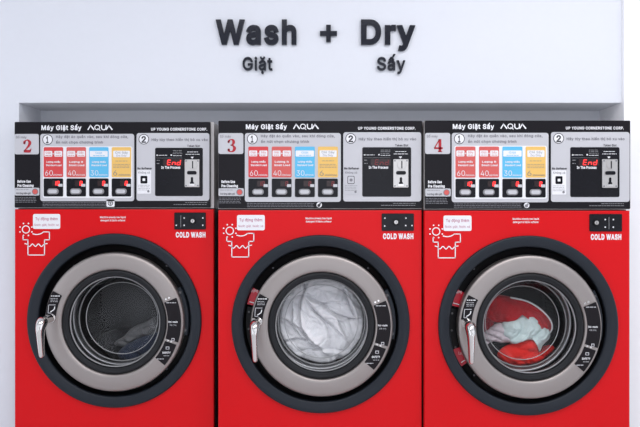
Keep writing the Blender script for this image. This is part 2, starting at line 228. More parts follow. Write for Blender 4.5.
# letter outlines: character, advance, then closed outlines in thousandths of the type size
LETTERS = '''
&447|197,-7 173,-6 150,-2 129,4 110,12 93,22 78,34 65,47 54,62 45,78 39,96 35,114 34,133 35,149 37,163 42,177 47,189 55,201 63,213 73,224 85,235 140,279 216,335 237,352 255,375 258,382 260,389 261,397 262,405 261,417 258,427 253,437 245,445 237,452 226,457 215,460 201,461 192,460 184,459 176,456 168,453 161,449 155,444 150,438 145,431 142,424 139,416 137,408 137,399 137,389 139,380 142,372 145,363 169,327 204,284 438,0 364,0 171,231 121,293 111,306 102,319 94,331 87,344 82,357 78,370 76,384 75,398 76,415 79,430 84,445 91,458 99,470 109,481 121,491 134,499 149,505 165,510 182,513 200,513 218,513 235,510 251,505 266,499 279,491 290,482 300,471 308,459 315,447 320,433 323,419 324,404 323,393 322,382 319,372 315,362 310,352 305,342 299,333 291,325 256,293 154,217 140,206 128,195 118,185 110,174 104,164 100,154 98,143 97,131 98,119 100,108 104,97 109,87 116,78 124,70 133,63 143,57 154,53 166,49 179,47 193,46 208,47 223,50 237,54 251,59 265,66 278,75 290,84 301,95 312,108 321,121 329,136 336,151 342,168 346,186 348,205 349,224 408,224 407,201 405,180 401,161 397,144 391,128 385,115 378,103 371,92 345,62 333,47 320,34 305,23 289,14 271,7 252,1 234,-3 215,-6
,187|38,-119 68,71 137,71 84,-119
-453|337,244 337,188 114,188 114,244
.187|95,-4 86,-4 78,-1 70,3 63,9 57,16 53,24 50,32 50,41 50,50 53,59 57,66 63,73 70,79 78,83 86,86 95,87 104,86 113,83 121,79 128,73 134,66 138,59 140,50 141,41 140,32 138,24 134,16 128,9 121,3 113,-1 104,-4
/249|235,533 71,-76 14,-76 178,533
0453|227,-7 199,-5 174,1 151,11 130,24 111,41 95,62 80,86 69,113 60,144 53,178 49,214 48,254 49,294 53,330 60,364 69,395 81,422 95,447 112,467 130,484 151,498 174,508 200,514 227,516 254,514 279,508 302,498 323,484 342,467 358,447 372,422 384,395 393,364 400,330 404,294 405,254 404,214 400,178 393,144 384,113 373,86 359,62 342,41 323,24 302,11 279,1 254,-5|227,50 245,51 261,56 276,63 290,74 303,87 313,103 323,122 330,144 336,168 340,194 343,223 344,254 343,285 340,314 336,341 330,365 323,387 313,405 303,422 290,435 276,446 261,453 245,458 227,460 209,458 192,453 177,446 163,435 151,422 140,405 131,387 123,365 117,341 113,314 110,285 109,254 110,223 113,194 117,168 123,144 131,122 140,103 151,87 163,74 177,63 192,56 209,51
1453|76,0 76,55 391,55 391,0|276,509 276,0 212,0 212,448 209,448 86,358 86,427 198,509
2453|64,0 64,47 234,229 282,282 291,294 299,305 305,316 311,327 315,337 318,348 320,360 320,371 319,385 317,397 313,408 308,419 301,428 293,436 283,443 273,449 262,454 250,457 237,459 224,460 209,459 196,457 184,453 172,447 162,441 153,433 145,424 139,413 134,402 130,390 128,376 127,362 66,362 67,384 71,405 77,424 86,442 98,459 111,473 126,486 143,496 162,505 182,511 203,514 225,516 247,514 268,511 288,505 306,497 323,486 337,474 350,461 361,445 370,428 376,411 380,392 381,372 380,358 378,345 375,331 371,318 365,304 357,290 347,275 336,259 267,180 153,60 153,57 389,57 389,0
3453|218,-7 195,-6 173,-3 152,2 133,10 114,19 98,30 83,43 70,57 60,74 52,91 46,111 44,132 109,132 111,119 115,107 120,97 126,87 134,78 144,71 154,64 165,59 178,55 191,52 204,50 219,50 234,51 248,53 262,56 275,61 287,67 297,74 307,83 315,93 321,104 325,116 328,130 329,145 328,158 326,172 322,184 316,196 308,207 299,217 288,226 275,234 260,240 242,244 223,247 201,248 157,248 157,299 288,448 288,452 70,452 70,509 372,509 372,461 211,278 211,289 239,290 264,288 287,284 308,276 327,265 344,253 359,239 371,222 381,205 387,186 392,166 393,145 392,123 387,103 380,84 370,66 358,50 344,36 327,23 309,12 288,4 266,-2 243,-6
4453|40,105 40,158 247,509 311,509 109,166 109,163 413,163 413,105|282,0 282,121 282,146 282,318 343,318 343,0
5453|221,-7 199,-6 178,-2 159,3 140,11 123,21 108,32 94,45 83,60 73,76 66,93 62,111 60,130 122,130 124,119 127,108 132,98 138,89 145,80 154,73 163,66 173,60 184,56 196,52 208,50 221,50 236,51 250,53 264,58 276,64 288,72 298,82 307,92 314,104 320,117 324,131 327,146 328,162 327,178 324,193 320,208 314,221 306,233 297,244 286,254 275,262 262,269 248,273 233,276 218,277 205,276 192,275 180,272 167,268 156,264 145,258 136,252 128,246 67,253 96,509 366,509 366,452 151,452 134,301 136,301 145,308 155,315 166,320 178,325 190,329 203,331 216,333 229,334 247,333 263,330 279,326 294,321 308,314 321,306 334,296 345,285 355,273 364,260 372,246 379,231 384,215 388,199 390,181 391,163 390,139 385,117 379,95 369,76 357,57 343,41 327,27 309,15 289,6 268,-1 245,-5
6453|226,-7 203,-5 182,-1 161,5 142,15 125,26 109,40 96,56 84,74 75,94 69,115 65,138 64,162 65,180 68,199 73,219 80,239 89,261 102,285 118,311 137,340 252,509 322,509 151,261 145,261 149,268 154,275 159,281 165,288 172,293 179,299 187,303 196,307 205,310 214,312 224,314 235,314 257,313 278,309 298,303 316,295 332,284 346,271 359,257 370,240 378,221 384,201 388,180 389,157 388,134 384,112 377,92 368,73 356,55 343,39 327,26 310,14 291,5 271,-2 249,-6|226,48 241,49 254,52 267,56 279,63 289,70 299,79 307,90 314,101 320,114 324,128 327,142 327,157 327,173 324,187 320,201 314,213 307,225 299,235 289,244 279,251 267,258 254,262 241,264 226,265 212,264 198,262 186,258 174,252 163,244 153,235 145,225 138,214 132,201 128,188 126,174 125,158 126,143 128,128 132,114 138,102 145,90 153,79 163,70 174,63 186,56 198,52 212,49
7453|97,0 323,448 323,452 62,452 62,509 391,509 391,449 165,0
8453|226,-7 201,-6 178,-2 156,3 136,11 117,21 101,33 86,47 74,62 64,78 57,96 53,115 52,135 53,151 55,166 59,181 65,195 72,208 81,220 90,231 101,241 113,249 125,256 139,261 153,265 153,267 135,273 119,282 105,293 93,308 83,324 76,342 72,360 70,380 72,399 75,417 82,434 90,450 101,464 114,477 129,488 146,498 164,506 184,511 204,514 226,516 248,514 269,511 288,506 306,498 323,488 337,477 350,464 361,450 370,434 377,417 380,399 382,380 380,361 376,342 369,324 359,308 347,293 333,282 318,273 300,267 300,265 314,261 327,256 339,249 351,241 362,231 372,220 380,208 387,195 393,181 397,166 400,151 401,135 399,115 395,96 388,78 378,62 366,47 352,33 335,21 317,11 296,3 275,-2 251,-6|226,49 243,50 258,52 272,55 285,60 296,66 307,74 315,82 323,91 329,102 333,113 336,126 337,139 336,152 333,165 329,177 322,189 314,199 305,208 295,216 283,223 270,228 256,232 242,234 226,235 211,234 196,232 182,228 169,223 157,216 147,208 138,199 130,189 123,177 119,165 116,152 115,139 116,126 119,113 123,102 129,91 136,82 145,74 156,66 167,60 180,55 195,52 210,50|226,290 239,290 252,292 263,296 274,300 284,306 293,313 300,321 307,330 312,341 316,351 318,363 319,376 318,388 316,399 313,410 308,420 301,429 294,437 285,444 275,449 264,454 252,457 240,459 226,460 213,459 200,457 188,454 177,449 167,444 159,437 151,429 145,420 139,410 136,399 134,388 133,376 134,363 136,351 139,341 145,330 151,321 159,313 168,306 178,300 189,296 201,292 213,290
9453|226,516 249,514 271,510 291,503 310,494 328,482 343,468 356,452 368,434 377,414 384,393 388,371 389,347 388,328 385,309 380,290 373,270 363,248 350,224 334,197 315,168 200,0 130,0 301,248 307,248 303,240 299,234 294,227 287,221 281,215 273,210 265,206 257,202 248,199 238,196 228,195 218,195 195,196 175,199 155,206 137,214 121,225 106,237 94,252 83,269 74,287 68,307 65,329 64,352 65,375 69,397 75,417 85,436 96,454 110,469 125,483 143,494 162,504 182,510 203,514|226,460 212,459 199,457 186,452 174,446 163,438 154,429 145,419 138,407 133,395 129,381 126,367 125,352 126,336 129,322 133,308 138,295 145,284 154,274 163,265 174,257 186,251 199,247 212,244 226,243 240,244 254,247 267,251 279,257 289,265 299,273 307,284 314,295 320,308 324,321 327,335 327,350 327,366 324,381 320,394 314,407 307,419 299,429 290,438 279,446 267,452 254,457 241,459
A479|16,0 201,509 276,509 463,0 395,0 287,302 264,372 232,478 245,478 213,371 191,302 85,0|110,142 110,199 370,199 370,142
B456|60,0 60,509 241,509 266,508 289,504 310,499 329,491 345,481 359,469 371,456 381,442 388,426 394,410 397,392 398,374 397,358 395,344 392,331 387,320 380,310 373,301 365,293 356,286 347,280 336,275 326,270 315,267 315,262 327,261 339,257 351,252 363,245 374,237 385,227 394,216 402,203 409,189 414,173 417,155 418,136 417,117 413,100 408,83 400,67 390,52 377,39 362,28 344,18 324,10 301,4 275,1 247,0|125,57 245,57 272,58 296,63 315,70 330,80 341,92 349,105 354,120 355,137 355,149 352,161 348,173 342,184 335,194 327,203 317,211 306,218 293,224 279,228 264,230 248,231 125,231|125,285 238,285 252,286 265,288 277,291 288,296 299,302 308,309 316,317 323,326 329,337 333,348 335,359 336,372 334,388 330,403 323,417 313,429 299,439 283,446 263,450 240,452 125,452
C510|267,-7 235,-5 205,1 177,11 150,25 126,42 104,63 86,88 70,115 57,146 48,179 42,215 40,254 42,293 48,329 57,362 70,393 86,421 104,445 126,466 150,484 177,498 205,508 235,514 267,516 286,515 305,513 323,509 340,504 357,498 373,490 388,481 402,471 415,460 427,447 438,433 448,418 456,402 463,385 469,367 473,348 408,348 405,361 401,373 395,384 389,395 382,404 375,413 366,421 357,428 348,435 337,440 327,445 315,449 304,452 292,454 280,455 267,456 245,454 223,450 203,443 184,432 166,419 150,403 137,385 125,364 116,340 109,314 105,285 103,254 105,223 109,194 116,168 125,145 137,123 151,105 166,89 184,76 203,66 223,59 245,54 267,53 280,53 292,55 304,57 315,60 327,64 337,69 348,74 357,81 366,88 375,96 382,105 389,114 395,125 401,136 405,148 408,160 473,160 469,142 463,124 457,107 448,91 438,76 428,62 416,49 402,38 388,28 373,19 357,11 341,5 323,0 305,-4 286,-6
D502|219,0 96,0 96,57 215,57 244,58 272,63 296,70 318,81 337,94 354,110 368,128 379,149 388,172 394,198 398,226 399,255 398,285 394,312 388,337 379,361 368,381 354,399 338,415 320,428 299,438 275,446 249,450 221,452 93,452 93,509 225,509 261,507 294,501 325,492 353,478 377,461 399,441 418,418 433,391 446,361 455,329 460,293 462,255 460,217 455,181 446,149 433,119 417,92 398,68 376,48 351,31 322,17 291,8 256,2|125,509 125,0 60,0 60,509
E418|60,0 60,509 372,509 372,452 125,452 125,286 355,286 355,229 125,229 125,57 375,57 375,0
F410|60,0 60,509 369,509 369,452 125,452 125,278 346,278 346,221 125,221 125,0
G520|269,-7 236,-5 205,1 176,11 149,25 125,43 104,64 85,88 69,116 57,146 47,179 42,215 40,254 42,293 47,329 57,362 69,393 85,421 103,445 125,466 149,484 175,498 203,508 233,514 265,516 285,515 304,513 322,509 340,504 358,497 374,489 389,480 403,469 416,458 429,445 439,431 449,416 458,401 465,384 470,367 474,349 408,349 404,361 399,372 393,383 387,393 380,403 373,411 365,420 356,427 347,434 337,439 326,444 315,448 304,452 291,454 279,455 265,456 243,454 222,450 202,443 183,432 166,419 150,404 137,385 125,364 116,340 109,314 105,285 103,254 105,223 109,194 116,168 125,145 137,124 151,105 166,90 184,76 203,66 224,59 246,54 269,53 290,54 309,57 328,63 345,71 360,81 374,93 386,107 396,123 404,141 410,160 414,180 415,202 434,199 283,199 283,256 478,256 478,200 476,170 471,141 463,115 451,91 436,69 419,50 399,33 377,19 352,8 326,0 298,-5
H517|60,0 60,509 125,509 125,289 392,289 392,509 457,509 457,0 392,0 392,232 125,232 125,0
I300|31,0 31,57 118,57 118,452 31,452 31,509 269,509 269,452 183,452 183,57 269,57 269,0
K466|104,145 104,216 139,261 174,303 212,344 364,509 448,509 231,276 228,276|60,0 60,509 125,509 125,334 124,225 125,193 125,0|372,0 188,259 228,309 449,0
L393|60,0 60,509 125,509 125,57 361,57 361,0
M628|60,0 60,509 152,509 277,187 287,159 299,123 311,84 322,49 307,49 318,83 330,121 342,158 352,187 476,509 568,509 568,0 504,0 504,291 504,327 505,369 506,413 507,457 513,457 498,409 482,363 467,322 456,291 342,0 286,0 170,291 159,321 145,361 129,408 112,457 119,457 120,416 121,372 122,328 122,291 122,0
N523|60,0 60,509 136,509 343,183 363,151 388,107 414,55 405,54 401,108 399,157 399,195 399,509 463,509 463,0 387,0 202,290 177,331 148,381 108,452 119,454 122,384 124,328 125,291 125,0
O533|267,-7 235,-5 205,1 177,11 150,25 126,42 105,63 86,88 70,115 57,146 48,179 42,215 40,254 42,293 48,329 57,362 70,393 86,421 105,445 126,466 150,484 177,498 205,508 235,514 267,516 299,514 329,508 357,498 384,484 408,466 429,445 448,421 464,393 477,362 486,329 491,293 493,254 491,215 486,179 477,146 464,115 448,88 429,63 408,42 384,25 357,11 329,1 299,-5|267,53 289,54 310,59 330,66 349,76 367,89 383,105 396,123 408,144 418,168 425,194 429,223 430,254 429,286 425,314 418,341 408,365 396,386 383,404 367,420 349,433 330,443 310,450 289,454 267,456 245,454 223,450 203,443 184,433 167,420 151,404 137,385 125,364 116,340 109,314 105,285 103,254 105,223 109,194 116,168 125,144 137,123 151,105 167,89 184,76 203,66 223,59 245,54
P444|60,0 60,509 235,509 263,507 289,503 312,497 332,487 350,476 366,462 379,447 390,430 398,411 404,391 407,370 409,348 407,325 404,304 398,284 390,265 379,248 366,233 350,219 332,207 312,198 289,191 263,187 235,186 109,186 109,242 233,242 252,243 269,246 284,250 297,256 308,264 318,272 327,282 333,294 338,306 342,319 344,333 344,348 344,362 342,376 338,389 333,402 326,413 318,423 308,431 297,439 284,444 268,449 251,451 232,452 125,452 125,0
R449|60,0 60,509 236,509 264,507 290,504 313,497 333,489 351,478 367,465 380,450 390,433 399,415 405,395 408,374 409,352 408,330 405,309 399,290 390,271 380,255 367,240 351,228 333,217 312,209 289,203 264,199 236,198 96,198 96,255 234,255 252,256 269,258 284,262 298,267 309,273 319,281 327,290 334,300 339,312 342,324 344,338 345,352 344,367 342,380 339,393 334,405 327,415 319,425 309,433 298,440 284,445 269,449 252,451 233,452 125,452 125,0|353,0 230,229 303,229 428,0
S446|224,-9 197,-8 172,-4 149,1 128,9 108,19 91,31 76,45 64,60 54,77 46,96 41,115 38,137 104,137 107,123 110,110 116,98 123,88 132,79 142,71 154,64 166,59 180,55 194,52 209,50 224,49 241,50 257,52 272,55 286,60 299,66 311,74 321,82 329,92 336,102 341,114 345,126 346,139 345,151 342,161 338,171 332,179 325,186 316,193 307,199 296,205 245,222 184,239 154,249 128,260 105,274 86,289 71,307 60,326 54,348 52,372 53,393 58,413 65,431 75,448 87,463 102,476 119,488 138,498 158,506 180,511 203,514 227,516 252,514 275,511 296,505 316,498 334,488 351,476 365,463 377,449 387,433 394,415 399,397 401,378 337,378 334,396 326,412 316,426 302,437 286,447 267,453 247,457 225,459 209,458 194,456 180,452 167,448 156,442 145,435 136,427 129,418 123,409 118,398 116,387 115,376 116,363 119,352 124,342 131,334 139,326 148,319 158,313 169,308 212,293 264,279 312,264 324,258 336,252 347,245 359,238 369,229 379,220 387,209 395,198 401,185 405,171 407,155 408,139 407,118 403,99 396,81 386,64 374,48 360,34 343,21 323,11 302,2 278,-4 252,-8
T448|32,452 32,509 417,509 417,452 257,452 257,0 193,0 193,452
U517|259,-8 230,-7 203,-2 177,5 154,15 133,28 114,43 98,60 85,80 74,101 66,124 62,148 60,173 60,509 124,509 124,178 125,160 128,144 133,128 141,113 150,99 160,87 173,77 187,68 203,61 220,56 239,53 259,52 279,53 298,56 315,61 331,68 345,77 357,87 368,99 377,113 384,128 389,144 392,160 393,178 393,509 457,509 457,173 456,148 451,124 443,101 433,80 419,60 403,43 384,28 363,15 340,5 315,-2 288,-7
V479|204,0 16,509 84,509 192,206 215,137 248,31 235,31 267,138 290,206 395,509 463,509 278,0
W686|155,0 16,509 82,509 163,196 175,145 187,94 197,40 189,40 200,94 211,145 224,196 306,509 380,509 462,196 474,145 486,94 497,40 488,40 499,94 510,145 523,196 603,509 670,509 530,0 455,0 368,323 351,391 336,475 350,475 335,395 318,323 230,0
Y472|203,0 203,208 16,509 91,509 192,344 222,292 250,230 224,230 251,293 280,344 381,509 455,509 268,208 268,0
a389|160,-9 142,-8 126,-5 110,-1 94,5 80,12 68,22 57,32 48,45 40,58 35,73 31,90 30,108 31,123 34,138 38,150 43,161 50,171 58,179 67,187 78,193 89,199 100,203 112,207 125,211 178,220 234,227 244,228 252,230 259,232 265,235 270,238 273,243 275,248 276,255 276,257 275,268 273,279 271,288 267,297 262,304 256,311 248,317 240,322 230,326 220,329 208,330 196,331 183,330 171,329 159,326 149,322 140,318 132,313 124,307 118,301 112,294 107,288 103,281 100,274 41,291 48,308 57,322 67,335 79,346 91,355 104,364 118,370 133,375 148,379 163,382 179,384 194,384 239,379 251,376 263,372 275,367 286,360 296,353 306,343 315,333 322,320 329,306 333,290 336,272 337,251 337,0 277,0 277,52 272,52 252,25 244,18 236,12 226,6 215,1 203,-3 190,-6 176,-8|170,45 187,46 202,49 216,53 228,59 239,66 248,74 257,83 263,93 269,104 272,115 275,126 276,138 276,190 259,182 231,176 200,171 175,168 134,159 125,155 117,150 110,145 103,139 98,132 95,124 93,115 92,105 92,95 94,87 98,79 102,72 107,66 114,61 121,56 130,52 139,49 149,47 159,46
b424|229,-8 213,-7 198,-5 184,-1 172,4 162,10 153,17 145,24 138,31 118,59 112,59 112,0 53,0 53,509 114,509 114,319 118,319 137,346 144,353 152,360 161,367 171,373 183,378 197,381 212,384 229,384 252,383 274,378 294,371 313,361 330,347 345,332 359,313 370,293 379,270 385,245 389,218 390,189 389,160 385,133 379,108 370,84 359,64 346,45 330,29 313,16 294,5 274,-2 252,-7|220,47 237,48 253,51 267,57 279,66 291,76 301,88 309,101 316,117 321,133 325,151 327,170 328,189 327,209 325,227 321,245 316,261 309,276 301,290 291,301 280,311 267,319 253,325 237,329 220,330 203,329 188,325 174,320 161,312 150,302 140,291 132,278 125,263 120,247 116,229 113,210 113,189 113,169 116,150 120,132 125,115 132,100 140,86 150,75 162,65 174,57 188,51 204,48
c395|207,-8 182,-7 159,-2 137,6 117,16 98,30 82,46 68,64 56,85 46,108 40,133 36,159 34,187 36,216 40,243 46,268 56,291 68,312 82,330 98,346 117,360 137,371 159,378 182,383 207,384 221,384 234,383 247,380 260,377 272,373 284,368 295,362 305,356 315,349 324,341 332,332 340,322 347,312 353,301 358,289 362,277 303,262 290,289 270,311 242,325 207,330 189,329 173,325 158,319 145,310 134,300 124,287 115,274 108,258 103,242 99,224 97,206 96,187 97,169 99,151 103,134 108,117 115,102 124,89 134,76 145,66 158,57 173,51 189,48 207,46 243,52 271,66 292,89 304,117 363,102 359,90 354,78 348,67 341,56 334,46 325,37 316,29 306,21 296,15 285,9 273,4 261,-1 248,-4 235,-6 221,-8
d424|195,-8 172,-7 151,-2 130,5 111,16 94,29 79,45 66,64 55,84 46,108 39,133 35,160 34,189 35,218 39,245 46,270 55,293 66,313 79,332 95,347 112,361 131,371 151,378 173,383 196,384 213,384 228,381 241,378 253,373 263,367 272,360 280,353 287,346 306,319 311,319 311,509 372,509 372,0 313,0 313,59 307,59 287,31 280,24 272,17 263,10 252,4 241,-1 227,-5 212,-7|205,47 221,48 236,51 250,57 263,65 274,75 284,86 293,100 299,115 305,132 309,150 311,169 312,189 311,210 309,229 305,247 300,263 293,278 284,291 275,302 263,312 251,320 237,325 221,329 205,330 187,329 172,325 157,319 145,311 133,301 124,290 115,276 108,261 103,245 99,227 97,209 96,189 97,170 99,151 103,133 109,117 115,101 124,88 134,76 145,66 158,57 172,51 188,48
e404|212,-8 185,-7 161,-2 138,6 117,16 98,30 82,46 68,64 56,85 46,108 40,132 35,159 34,187 35,215 39,242 46,267 55,290 67,311 81,329 97,346 115,359 135,370 157,378 180,383 205,384 221,384 236,382 251,379 266,374 280,368 294,361 307,351 319,341 331,329 341,315 350,299 357,282 363,263 368,242 370,219 371,194 371,169 75,169 75,221 338,221 310,202 309,220 307,237 303,254 298,269 291,282 283,294 273,305 263,314 250,321 237,326 222,329 205,330 189,329 173,326 159,321 146,313 135,304 125,294 116,282 109,270 103,256 99,241 97,226 96,211 96,178 97,157 100,139 104,122 110,106 118,92 128,80 139,70 151,61 165,55 179,50 195,47 212,46 224,47 234,48 244,50 254,53 263,56 271,61 278,66 285,73 292,80 297,88 302,96 306,105 365,91 360,77 353,63 345,51 335,39 324,29 311,19 298,11 283,4 266,-1 249,-5 231,-7
f253|228,379 228,327 6,327 6,379|81,0 81,432 82,447 84,461 89,474 96,486 104,496 113,505 124,513 135,519 148,524 161,527 174,529 187,530 222,527 243,521 227,468 215,472 195,474 182,473 171,470 162,466 154,460 149,452 145,443 142,431 142,419 142,0
g425|207,-151 187,-150 168,-148 150,-144 134,-140 119,-134 105,-127 93,-119 82,-110 73,-101 64,-91 57,-80 51,-69 101,-41 122,-66 128,-72 136,-78 145,-83 154,-88 165,-92 178,-95 192,-97 207,-97 229,-96 249,-92 267,-85 282,-75 295,-62 304,-47 310,-28 311,-6 311,68 306,68 287,41 280,34 272,28 263,21 252,16 241,11 227,8 212,5 195,5 173,6 152,10 132,17 113,27 95,39 80,53 67,71 55,90 46,112 39,136 35,163 34,191 35,220 39,246 46,271 55,293 66,314 80,332 95,347 112,361 131,371 152,378 173,383 196,384 213,384 228,382 242,378 253,373 264,367 273,360 281,353 288,346 308,319 313,319 313,379 372,379 372,-9 371,-32 367,-54 360,-73 350,-90 338,-104 324,-117 308,-127 291,-136 271,-142 251,-147 229,-150|205,59 222,60 237,63 251,68 264,75 275,84 285,95 293,107 300,121 305,137 309,154 312,172 312,193 312,212 309,231 305,248 300,264 293,278 285,291 275,303 264,312 251,320 237,325 222,329 205,330 188,329 172,325 158,320 145,312 134,302 124,290 115,277 109,262 103,246 99,229 97,212 96,193 97,173 99,155 103,138 109,123 116,108 124,96 134,85 145,76 158,68 172,63 188,60
h410|114,227 114,0 53,0 53,509 114,509 114,287 102,287 112,312 124,332 137,349 152,362 169,372 187,379 207,383 227,384 246,383 264,380 280,376 295,369 309,360 321,349 332,336 341,321 348,304 353,285 356,264 357,240 357,0 296,0 296,235 295,256 290,275 283,291 273,304 260,315 246,323 229,328 210,329 197,328 184,326 172,322 161,317 150,311 141,303 133,293 126,283 121,271 117,257 114,243
i166|53,0 53,379 114,379 114,0|84,443 75,444 67,446 60,449 54,455 48,461 44,468 42,475 41,483 42,491 44,499 48,506 54,512 60,517 67,521 75,523 84,524 92,523 100,521 107,517 114,512 119,506 123,499 126,491 126,483 126,475 123,468 119,461 114,455 107,449 100,446 92,444
k380|110,137 110,212 121,212 284,379 360,379 184,199 177,199|53,0 53,509 114,509 114,0|294,0 148,186 191,229 372,0
l189|139,-2 119,-1 101,3 86,10 74,20 65,33 58,47 54,65 53,84 53,509 114,509 114,99 114,87 115,77 117,68 120,62 124,58 130,54 137,53 146,52 160,53 170,54 181,3 162,-1
m609|53,0 53,379 112,379 112,295 108,295 112,310 118,323 125,335 132,346 141,355 151,363 161,370 172,376 183,380 195,384 207,386 219,386 239,385 257,380 273,372 287,361 299,347 309,331 316,314 321,295 312,295 317,308 322,321 329,332 337,343 347,353 357,361 368,369 381,375 394,380 407,383 422,385 437,386 453,385 468,383 483,378 497,372 510,364 522,354 532,342 541,328 548,313 553,296 556,276 557,255 557,0 496,0 496,254 494,273 490,289 483,302 473,313 460,321 447,326 433,329 419,330 406,330 395,328 384,324 374,320 365,314 358,307 351,299 345,290 341,280 338,270 336,259 335,247 335,0 274,0 274,260 273,275 269,288 262,301 253,311 242,320 229,326 215,329 199,330 188,330 178,328 168,325 158,320 148,314 140,307 132,299 126,289 121,278 117,266 114,253 114,238 114,0
n409|114,227 114,0 53,0 53,379 112,379 112,287 102,287 112,312 124,332 137,349 152,362 169,372 187,379 207,383 227,384 246,383 264,380 280,376 295,369 309,360 321,349 332,336 341,321 348,304 353,285 356,264 357,240 357,0 296,0 296,235 295,256 290,275 283,291 273,304 260,315 246,323 229,328 210,329 197,328 184,326 172,322 161,317 150,311 141,303 133,293 126,283 121,271 117,257 114,243
o415|207,-8 182,-7 159,-2 137,6 117,16 98,30 82,46 68,64 56,85 46,108 40,133 36,159 34,187 36,216 40,243 46,268 56,291 68,312 82,330 98,346 117,360 137,371 159,378 182,383 207,384 233,383 256,378 278,371 299,360 317,346 333,330 347,312 359,291 369,268 376,243 380,216 381,187 380,159 376,133 369,108 359,85 347,64 333,46 317,30 299,16 278,6 256,-2 233,-7|207,46 226,48 242,51 257,57 270,66 282,76 292,89 300,102 307,117 312,134 316,151 318,169 319,187 318,206 316,224 312,242 307,258 300,274 292,287 282,300 270,310 257,319 242,325 226,329 207,330 189,329 173,325 158,319 145,310 134,300 124,287 115,274 108,258 103,242 99,224 97,206 96,187 97,169 99,151 103,134 108,117 115,102 124,89 134,76 145,66 158,57 173,51 189,48
p424|53,-143 53,379 112,379 112,319 118,319 137,346 144,353 152,360 161,367 171,373 183,378 197,381 212,384 229,384 252,383 274,378 294,371 313,361 330,347 345,332 359,313 370,293 379,270 385,245 389,218 390,189 389,160 385,133 379,108 370,84 359,64 346,45 330,29 313,16 294,5 274,-2 252,-7 229,-8 213,-7 198,-5 184,-1 173,4 162,10 153,17 145,24 138,31 118,59 114,59 114,-143|220,47 237,48 253,51 267,57 279,66 291,76 301,88 309,101 316,117 321,133 325,151 327,170 328,189 327,209 325,227 321,245 316,261 309,276 301,290 291,301 280,311 267,319 253,325 237,329 220,330 203,329 188,325 174,320 161,312 150,302 140,291 132,278 125,263 120,247 116,229 113,210 113,189 113,169 116,150 120,132 125,115 132,100 140,86 150,75 162,65 174,57 188,51 204,48
q424|372,-143 311,-143 311,59 306,59 287,31 280,24 272,17 263,10 252,4 241,-1 227,-5 212,-7 195,-8 172,-7 151,-2 130,5 111,16 94,29 79,45 66,64 55,84 46,108 39,133 35,160 34,189 35,218 39,245 46,270 55,293 66,313 79,332 95,347 112,361 131,371 151,378 173,383 196,384 213,384 228,381 241,378 253,373 263,367 272,360 280,353 287,346 307,319 313,319 313,379 372,379|205,47 221,48 236,51 250,57 263,65 274,75 284,86 293,100 299,115 305,132 309,150 311,169 312,189 311,210 309,229 305,247 300,263 293,278 284,291 275,302 263,312 251,320 237,325 221,329 205,330 187,329 172,325 157,319 145,311 133,301 124,290 115,276 108,261 103,245 99,227 97,209 96,189 97,170 99,151 103,133 109,117 115,101 124,88 134,76 145,66 158,57 172,51 188,48
r259|53,0 53,379 112,379 112,321 115,321 122,335 130,347 140,358 152,367 166,375 181,380 196,384 213,385 229,384 243,384 243,322 230,324 207,326 194,325 182,323 170,319 159,315 149,309 140,301 132,293 126,284 121,273 117,262 114,250 114,237 114,0
s365|182,-8 163,-7 145,-5 128,-2 112,3 98,10 84,18 72,27 62,38 53,50 45,63 40,78 36,94 94,107 99,92 105,79 114,69 124,60 136,54 150,49 165,46 181,45 200,46 217,50 232,55 244,62 255,71 262,81 267,91 268,103 267,112 265,121 260,129 254,136 246,142 237,147 225,151 212,155 149,170 125,177 104,186 87,196 72,208 61,222 53,237 48,255 47,274 48,290 51,305 57,319 65,332 75,343 87,354 100,363 115,370 131,377 149,381 167,384 187,384 206,384 223,381 239,378 254,372 267,366 279,358 290,349 299,339 307,328 314,316 319,303 324,290 268,277 264,288 258,298 251,307 243,316 232,323 219,328 205,331 187,333 171,332 156,329 143,324 131,317 121,308 114,299 110,289 109,277 110,267 112,258 117,250 124,243 133,237 144,232 157,227 172,223 229,209 254,202 275,194 292,183 306,171 317,158 325,142 330,125 331,107 330,90 326,75 321,61 312,47 302,35 290,24 276,15 260,6 242,0 223,-5 203,-7
t227|204,379 204,327 6,327 6,379|65,471 126,471 126,98 127,86 128,76 132,68 136,61 142,56 150,53 159,51 170,50 185,51 202,54 213,2 192,-3 168,-4 145,-3 125,2 107,10 92,21 80,35 72,52 67,71 65,93
u410|182,-5 164,-4 146,-1 130,4 115,11 101,20 89,31 78,44 69,59 62,76 57,95 54,116 53,139 53,379 114,379 114,144 115,123 119,105 127,89 137,75 150,64 164,56 181,52 200,50 213,51 226,53 238,57 249,62 259,69 268,77 276,86 283,97 289,109 293,122 295,137 296,153 296,379 357,379 357,0 298,0 298,92 307,92 297,67 286,47 272,30 257,17 240,7 222,0 203,-4
v389|163,0 17,379 84,379 165,155 187,87 206,21 184,21 203,87 224,155 305,379 371,379 226,0
x378|21,0 171,218 171,171 29,379 100,379 147,306 179,253 207,206 175,206 202,253 233,306 282,379 352,379 209,169 209,214 358,0 287,0 231,85 200,136 173,182 205,182 178,136 148,85 91,0
y389|47,-139 61,-86 71,-87 80,-89 88,-90 96,-90 104,-89 111,-87 118,-84 124,-80 130,-74 136,-67 141,-58 146,-48 151,-36 163,-1 17,379 84,379 165,155 187,87 206,21 184,21 202,87 224,155 305,379 371,379 204,-58 198,-72 191,-85 184,-97 177,-107 168,-116 159,-124 150,-130 139,-136 128,-140 117,-143 104,-145 91,-145 65,-143
